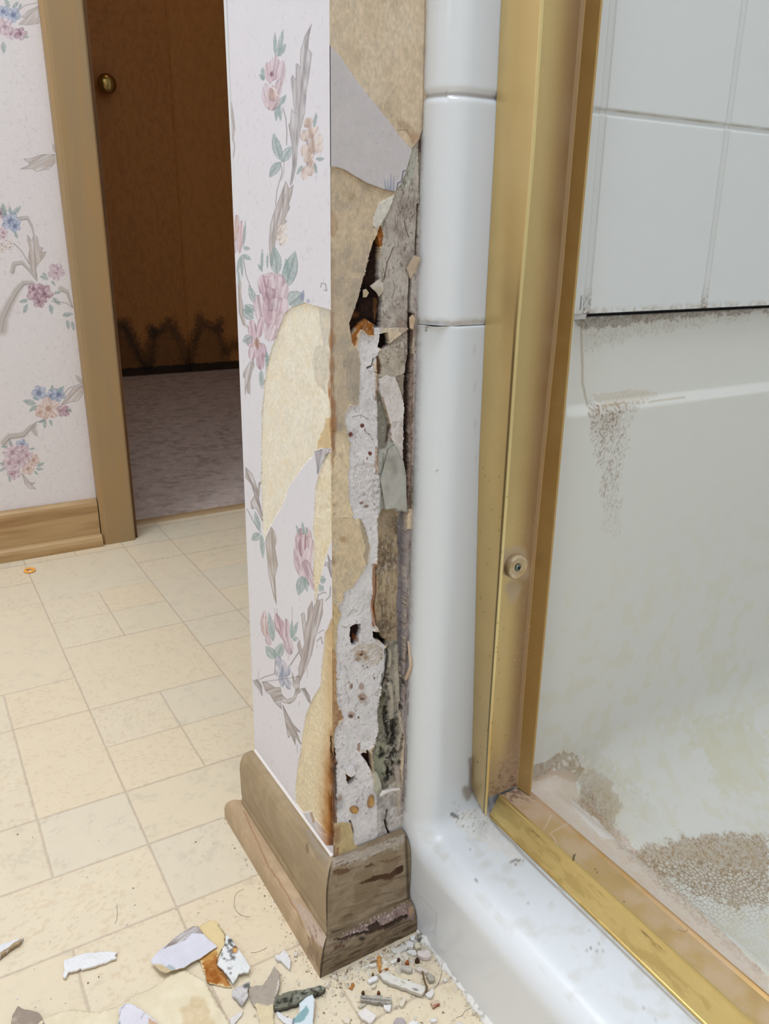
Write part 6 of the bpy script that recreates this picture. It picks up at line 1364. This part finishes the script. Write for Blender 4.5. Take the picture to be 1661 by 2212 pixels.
chip('board_chip', M6((1098, 782), (1120, 775), (1150, 770), (1156, 795), (1112, 816)), 'small tan chip with a reddish edge near the curb', 'board chip', (206, 184, 160), th=0.004, amp=0.002, mat='tan_paper', edge=(150, 84, 60), paint=lambda q: q.line(M6((1104, 810), (1154, 795)), 2, (160, 90, 64), 0.9))
chip('plaster_chip', M6((845, 450), (880, 432), (930, 415), (957, 420), (945, 445), (905, 462), (868, 472)), 'long greyish chip leaning by the foot of the damaged baseboard', PC, (212, 208, 200), th=0.005, amp=0.002)
chip('plaster_chip', M6((938, 398), (965, 390), (992, 402), (985, 430), (945, 428)), 'white chip second from the curb corner, against the baseboard', PC, W_, z=0.001, th=0.005, amp=0.004)
chip('plaster_chip', M6((968, 362), (985, 350), (1002, 352), (995, 382), (974, 386)), 'bright white chip tucked in the curb corner', PC, (236, 234, 232), z=0.001, th=0.006, amp=0.003)
chip('plaster_chip', M6((1013, 458), (1050, 452), (1092, 455), (1100, 490), (1072, 501), (1020, 487)), 'squarish pinkish-white chip nearest the curb', PC, (226, 214, 208), th=0.006, amp=0.002)
chip('plaster_chip', M6((942, 455), (970, 446), (1002, 450), (1010, 478), (982, 484)), 'flat white chip left of the squarish pinkish one', PC, (228, 226, 222), th=0.003, amp=0.003)
chip('rust_sliver', M6((753, 492), (765, 480), (778, 482), (782, 530), (771, 592), (757, 545)), 'upright-lying orange paper sliver before the baseboard', PS, (196, 140, 74), th=0.0012, amp=0.006, mat='tan_paper', col2=(160, 100, 46))
chip('rust_sliver', M6((768, 582), (795, 570), (822, 560), (826, 570), (792, 592)), 'short rusty brown sliver crossing the tip of the orange one', PS, (150, 96, 42), z=0.001, th=0.0014, amp=0.004, mat='tan_paper')
chip('rust_sliver', M6((572, 692), (590, 668), (604, 655), (610, 670), (592, 702)), 'rusty brown sliver lying alone below the damaged baseboard', PS, (176, 118, 60), th=0.0014, amp=0.004, mat='tan_paper', col2=(130, 84, 44))
chip('plaster_chip', M6((838, 522), (862, 505), (886, 500), (880, 525), (848, 536)), 'white chip left of the dark round crumb', PC, (228, 222, 216), th=0.004, amp=0.003)
chip('plaster_chip', M6((698, 545), (722, 536), (746, 534), (750, 550), (708, 558)), 'pale flat chip left of the orange sliver', PC, (222, 212, 198), th=0.003, amp=0.002)
chip('plaster_chip', M6((895, 548), (930, 538), (980, 560), (975, 582), (925, 575), (900, 565)), 'grey crumbly chip above the longest plaster strip', PC, (196, 188, 176), th=0.005, amp=0.005, col2=(150, 140, 126))
chip('plaster_chip', M6((1000, 566), (1030, 552), (1082, 578), (1078, 595), (1040, 585)), 'pinkish slab chip right of the grey crumbly one', PC, (216, 202, 192), th=0.005, amp=0.004)
chip('plaster_chip', M6((1070, 610), (1095, 592), (1125, 612), (1120, 640), (1088, 642)), 'dark-stained grey chip by the brown twig', PC, (178, 170, 156), th=0.005, amp=0.006, col2=(96, 90, 80))
chip('plaster_chip', M6((718, 678), (735, 665), (752, 672), (738, 690), (722, 690)), 'tiny cream chip just below the left end of the longest strip', PC, (218, 206, 186), th=0.003, amp=0.002)
chip('plaster_chip', M6((860, 905), (880, 880), (920, 880), (942, 905), (930, 935), (880, 940)), 'grey mottled chip at the bottom picture edge', PC, (180, 168, 166), th=0.004, amp=0.006, col2=(120, 104, 98))
chip('plaster_chip', M6((958, 915), (985, 900), (1022, 908), (1010, 945), (965, 945)), 'white chip right of the grey mottled one at the bottom edge', PC, W_, th=0.004, amp=0.003)
chip('plaster_chip', M6((1095, 895), (1115, 888), (1140, 890), (1135, 905), (1100, 908)), 'small flat white chip between the reddish chip and the picture bottom', PC, W_, th=0.003, amp=0.002)
chip('plaster_chip', M6((528, 885), (550, 880), (570, 870), (582, 900), (575, 920), (545, 912)), 'cream chip midway along the bottom edge, left of the blocky chip', PC, (224, 210, 190), th=0.003, amp=0.003)
chip('plaster_chip', M6((1255, 915), (1290, 905), (1310, 918), (1290, 945), (1260, 940)), 'pale chip at the bottom beside the caulk bead', PC, (214, 204, 196), th=0.004, amp=0.004)
chip('plaster_chip', M6((1180, 638), (1195, 632), (1205, 645), (1188, 652)), 'single small white chip out on the vinyl near the curb', PC, W_, th=0.003, amp=0.001)
chip('plaster_chip', M6((1000, 402), (1025, 398), (1035, 428), (1010, 440), (996, 425)), 'yellowish chip in the heap at the curb corner', PC, (218, 210, 184), th=0.006, amp=0.004)
chip('plaster_chip', M6((1012, 345), (1040, 335), (1052, 360), (1030, 375), (1010, 370)), 'dark-speckled chip at the very corner of curb and baseboard', PC, (170, 164, 152), th=0.006, amp=0.006, col2=(70, 66, 60))
for (x, y, r_, cl, lb) in ((893, 507, 4.0, (84, 60, 50), 'dark brown round crumb among the chips'), (948, 527, 5.0, (160, 92, 50), 'rusty orange round crumb among the chips'), (1012, 512, 6.0, (70, 50, 40), 'black-brown crumb under the squarish chip'), (665, 718, 4.0, (80, 62, 46), 'dark crumb above the layered wood sliver'), (765, 718, 4.0, (110, 64, 40), 'reddish brown crumb below the small white chip'), (728, 600, 3.0, (120, 104, 76), 'olive brown crumb left of the longest strip')):
    pts = [c6(x + 3 * r_ * math.cos(t) * (0.8 + 0.3 * math.sin(3 * t)), y + 2.4 * r_ * math.sin(t)) for t in np.linspace(0, 6.28, 11)[:-1]]
    chip('crumb', pts, lb, 'crumb', cl, th=0.0035, amp=0.002, mat='rot', rag=0.4)

# brown twig across the chips
def tube(name, pts, r_, mat, label=None, cat=None, parent=None, n=6, group=None):
    pts = [Vector(q_) for q_ in pts]; V = []; Fc = []
    for i, pnt in enumerate(pts):
        d = (pts[min(i + 1, len(pts) - 1)] - pts[max(i - 1, 0)]).normalized(); u = d.cross(Vector((0, 0, 1)));
        if u.length < 1e-4: u = Vector((1, 0, 0))
        u.normalize(); w_ = d.cross(u)
        for k in range(n): t = 2 * math.pi * k / n; V.append(tuple(pnt + (u * math.cos(t) + w_ * math.sin(t)) * r_))
    for i in range(len(pts) - 1):
        for k in range(n): Fc.append((i * n + k, i * n + (k + 1) % n, (i + 1) * n + (k + 1) % n, (i + 1) * n + k))
    Fc.append(tuple(range(n))[::-1]); Fc.append(tuple((len(pts) - 1) * n + k for k in range(n)))
    o = raw_mesh(name, V, Fc, mat, parent)
    if label: prop(o, label, cat, group)
    return o
def smooth_px(pts, k=8):
    pts = np.array(pts, float); out = []
    P_ = np.vstack([2 * pts[0] - pts[1], pts, 2 * pts[-1] - pts[-2]])
    for i in range(1, len(P_) - 2):
        for t in np.linspace(0, 1, k, endpoint=False):
            a, b_, c, d = P_[i - 1], P_[i], P_[i + 1], P_[i + 2]
            out.append(0.5 * ((2 * b_) + (c - a) * t + (2 * a - 5 * b_ + 4 * c - d) * t * t + (3 * b_ - a - 3 * c + d) * t ** 3))
    out.append(pts[-1]); return out
tube('twig', [on_z(x, y, z_) for (x, y), z_ in zip(smooth_px(M6((1045, 588), (1052, 620), (1062, 660), (1074, 690), (1068, 722))), np.linspace(0.012, 0.004, 40))], 0.0014, plain('twig_brown', (112, 92, 62), 0.8), 'brown bent twig lying over the right end of the longest strip', 'twig')

# hairs
def hair(pts, label, z=0.0007):
    tube('hair', [on_z(x, y, z) for x, y in smooth_px(pts)], 0.00022, M['hair'], label, 'hair', n=4)
hair(M5((735, 282), (748, 255), (752, 215), (748, 165)), 'short curved dark hair above the long white plaster strip')
hair([c4(x, y) for x, y in ((205, 985), (160, 1010), (142, 1060), (150, 1120), (190, 1160), (250, 1170))], 'hair curled in a half circle beside the baseboard')
hair([c4(x, y) for x, y in ((250, 1408), (290, 1405), (340, 1385), (358, 1372))], 'short wavy hair left of the baseboard corner')
hair(M6((1130, 500), (1165, 540), (1168, 600), (1150, 660), (1120, 700)), 'hair curving on the vinyl beside the caulk bead')
hair(M6((1260, 885), (1300, 870), (1320, 840), (1360, 820)), 'hair at the bottom near the caulk bead')

# orange ring far off on the vinyl
rc = on_z(64, 1232, 0.003); V = []; Fc = []; nn, mm = 36, 10
for i in range(nn):
    t = 2 * math.pi * i / nn
    for k in range(mm):
        f_ = 2 * math.pi * k / mm; r_ = 0.0150 + 0.0046 * math.cos(f_)
        V.append((rc[0] + r_ * math.cos(t) * 0.9, rc[1] + r_ * math.sin(t) * 1.1, 0.0034 + 0.0032 * math.sin(f_)))
for i in range(nn):
    for k in range(mm): Fc.append((i * mm + k, ((i + 1) % nn) * mm + k, ((i + 1) % nn) * mm + (k + 1) % mm, i * mm + (k + 1) % mm))
prop(raw_mesh('ring', V, Fc, M['orange']), 'small orange ring on the vinyl near the flowered far wall', 'ring')

# uncountable crumbs and dust of plaster
V = []; Fc = []; Cc = []
cr = random.Random(5)
def crumb_at(x, y, r_, colr):
    c = on_z(x, y, 0.0); b0 = len(V)
    if c[0] > 0.540 or (c[0] > 0.377 - r_ and c[1] > 0.793 - r_): return
    ang = cr.uniform(0, 6.28); sx, sy, sz = r_ * cr.uniform(0.6, 1.3), r_ * cr.uniform(0.5, 1.0), r_ * cr.uniform(0.4, 0.9)
    for (u, v_, w_) in ((1, 0, 0), (0.3, 0.9, 0.1), (-0.9, 0.3, 0), (-0.2, -1, 0.1), (0, 0.1, 1)):
        uu = u * sx * cr.uniform(0.8, 1.2); vv = v_ * sy * cr.uniform(0.8, 1.2)
        V.append((c[0] + uu * math.cos(ang) - vv * math.sin(ang), c[1] + uu * math.sin(ang) + vv * math.cos(ang), 0.0003 + max(0, w_) * sz * 1.4)); Cc.append(lin(colr))
    for t in ((0, 1, 4), (1, 2, 4), (2, 3, 4), (3, 0, 4)): Fc.append(tuple(b0 + i for i in t))
    Fc.append((b0 + 3, b0 + 2, b0 + 1, b0))
cols_ = ((226, 218, 204), (232, 228, 222), (214, 200, 178), (190, 178, 160), (228, 218, 204), (216, 204, 186), (150, 130, 108))
for k in range(420):
    t = cr.random(); x = 700 + 215 * t; y = 2112 - 100 * t + abs(cr.gauss(0, 26)) + 2
    crumb_at(x, y, abs(cr.gauss(0, 0.0016)) + 0.0007, cr.choice(cols_))
for k in range(260):
    crumb_at(cr.gauss(860, 30), cr.gauss(2068, 24), abs(cr.gauss(0, 0.0022)) + 0.0008, cr.choice(cols_[:5]))
for k in range(320):
    crumb_at(cr.uniform(600, 1010), cr.uniform(2040, 2215), abs(cr.gauss(0, 0.0011)) + 0.0006, cr.choice(cols_))
for k in range(150):
    t = cr.random(); crumb_at(487 + 206 * t - abs(cr.gauss(0, 14)), 1768 + 346 * t, abs(cr.gauss(0, 0.0009)) + 0.0005, cr.choice(cols_))
for k in range(90):
    crumb_at(cr.uniform(0, 640), cr.uniform(1780, 2200), abs(cr.gauss(0, 0.0010)) + 0.0005, cr.choice(cols_))
for k in range(160):
    t = cr.random(); crumb_at(912 + 140 * t - abs(cr.gauss(0, 9)), 2022 + 190 * t, abs(cr.gauss(0, 0.0014)) + 0.0006, cr.choice(cols_[:4]))
me_ = raw_mesh('plaster_crumbs', V, Fc, M['caulk'], colors=np.array(Cc), smooth=False)
prop(me_, 'white plaster dust and crumbs strewn round the baseboard corner', 'crumbs', None, 'stuff')

# crumbs clinging to the top of the shoe moulding
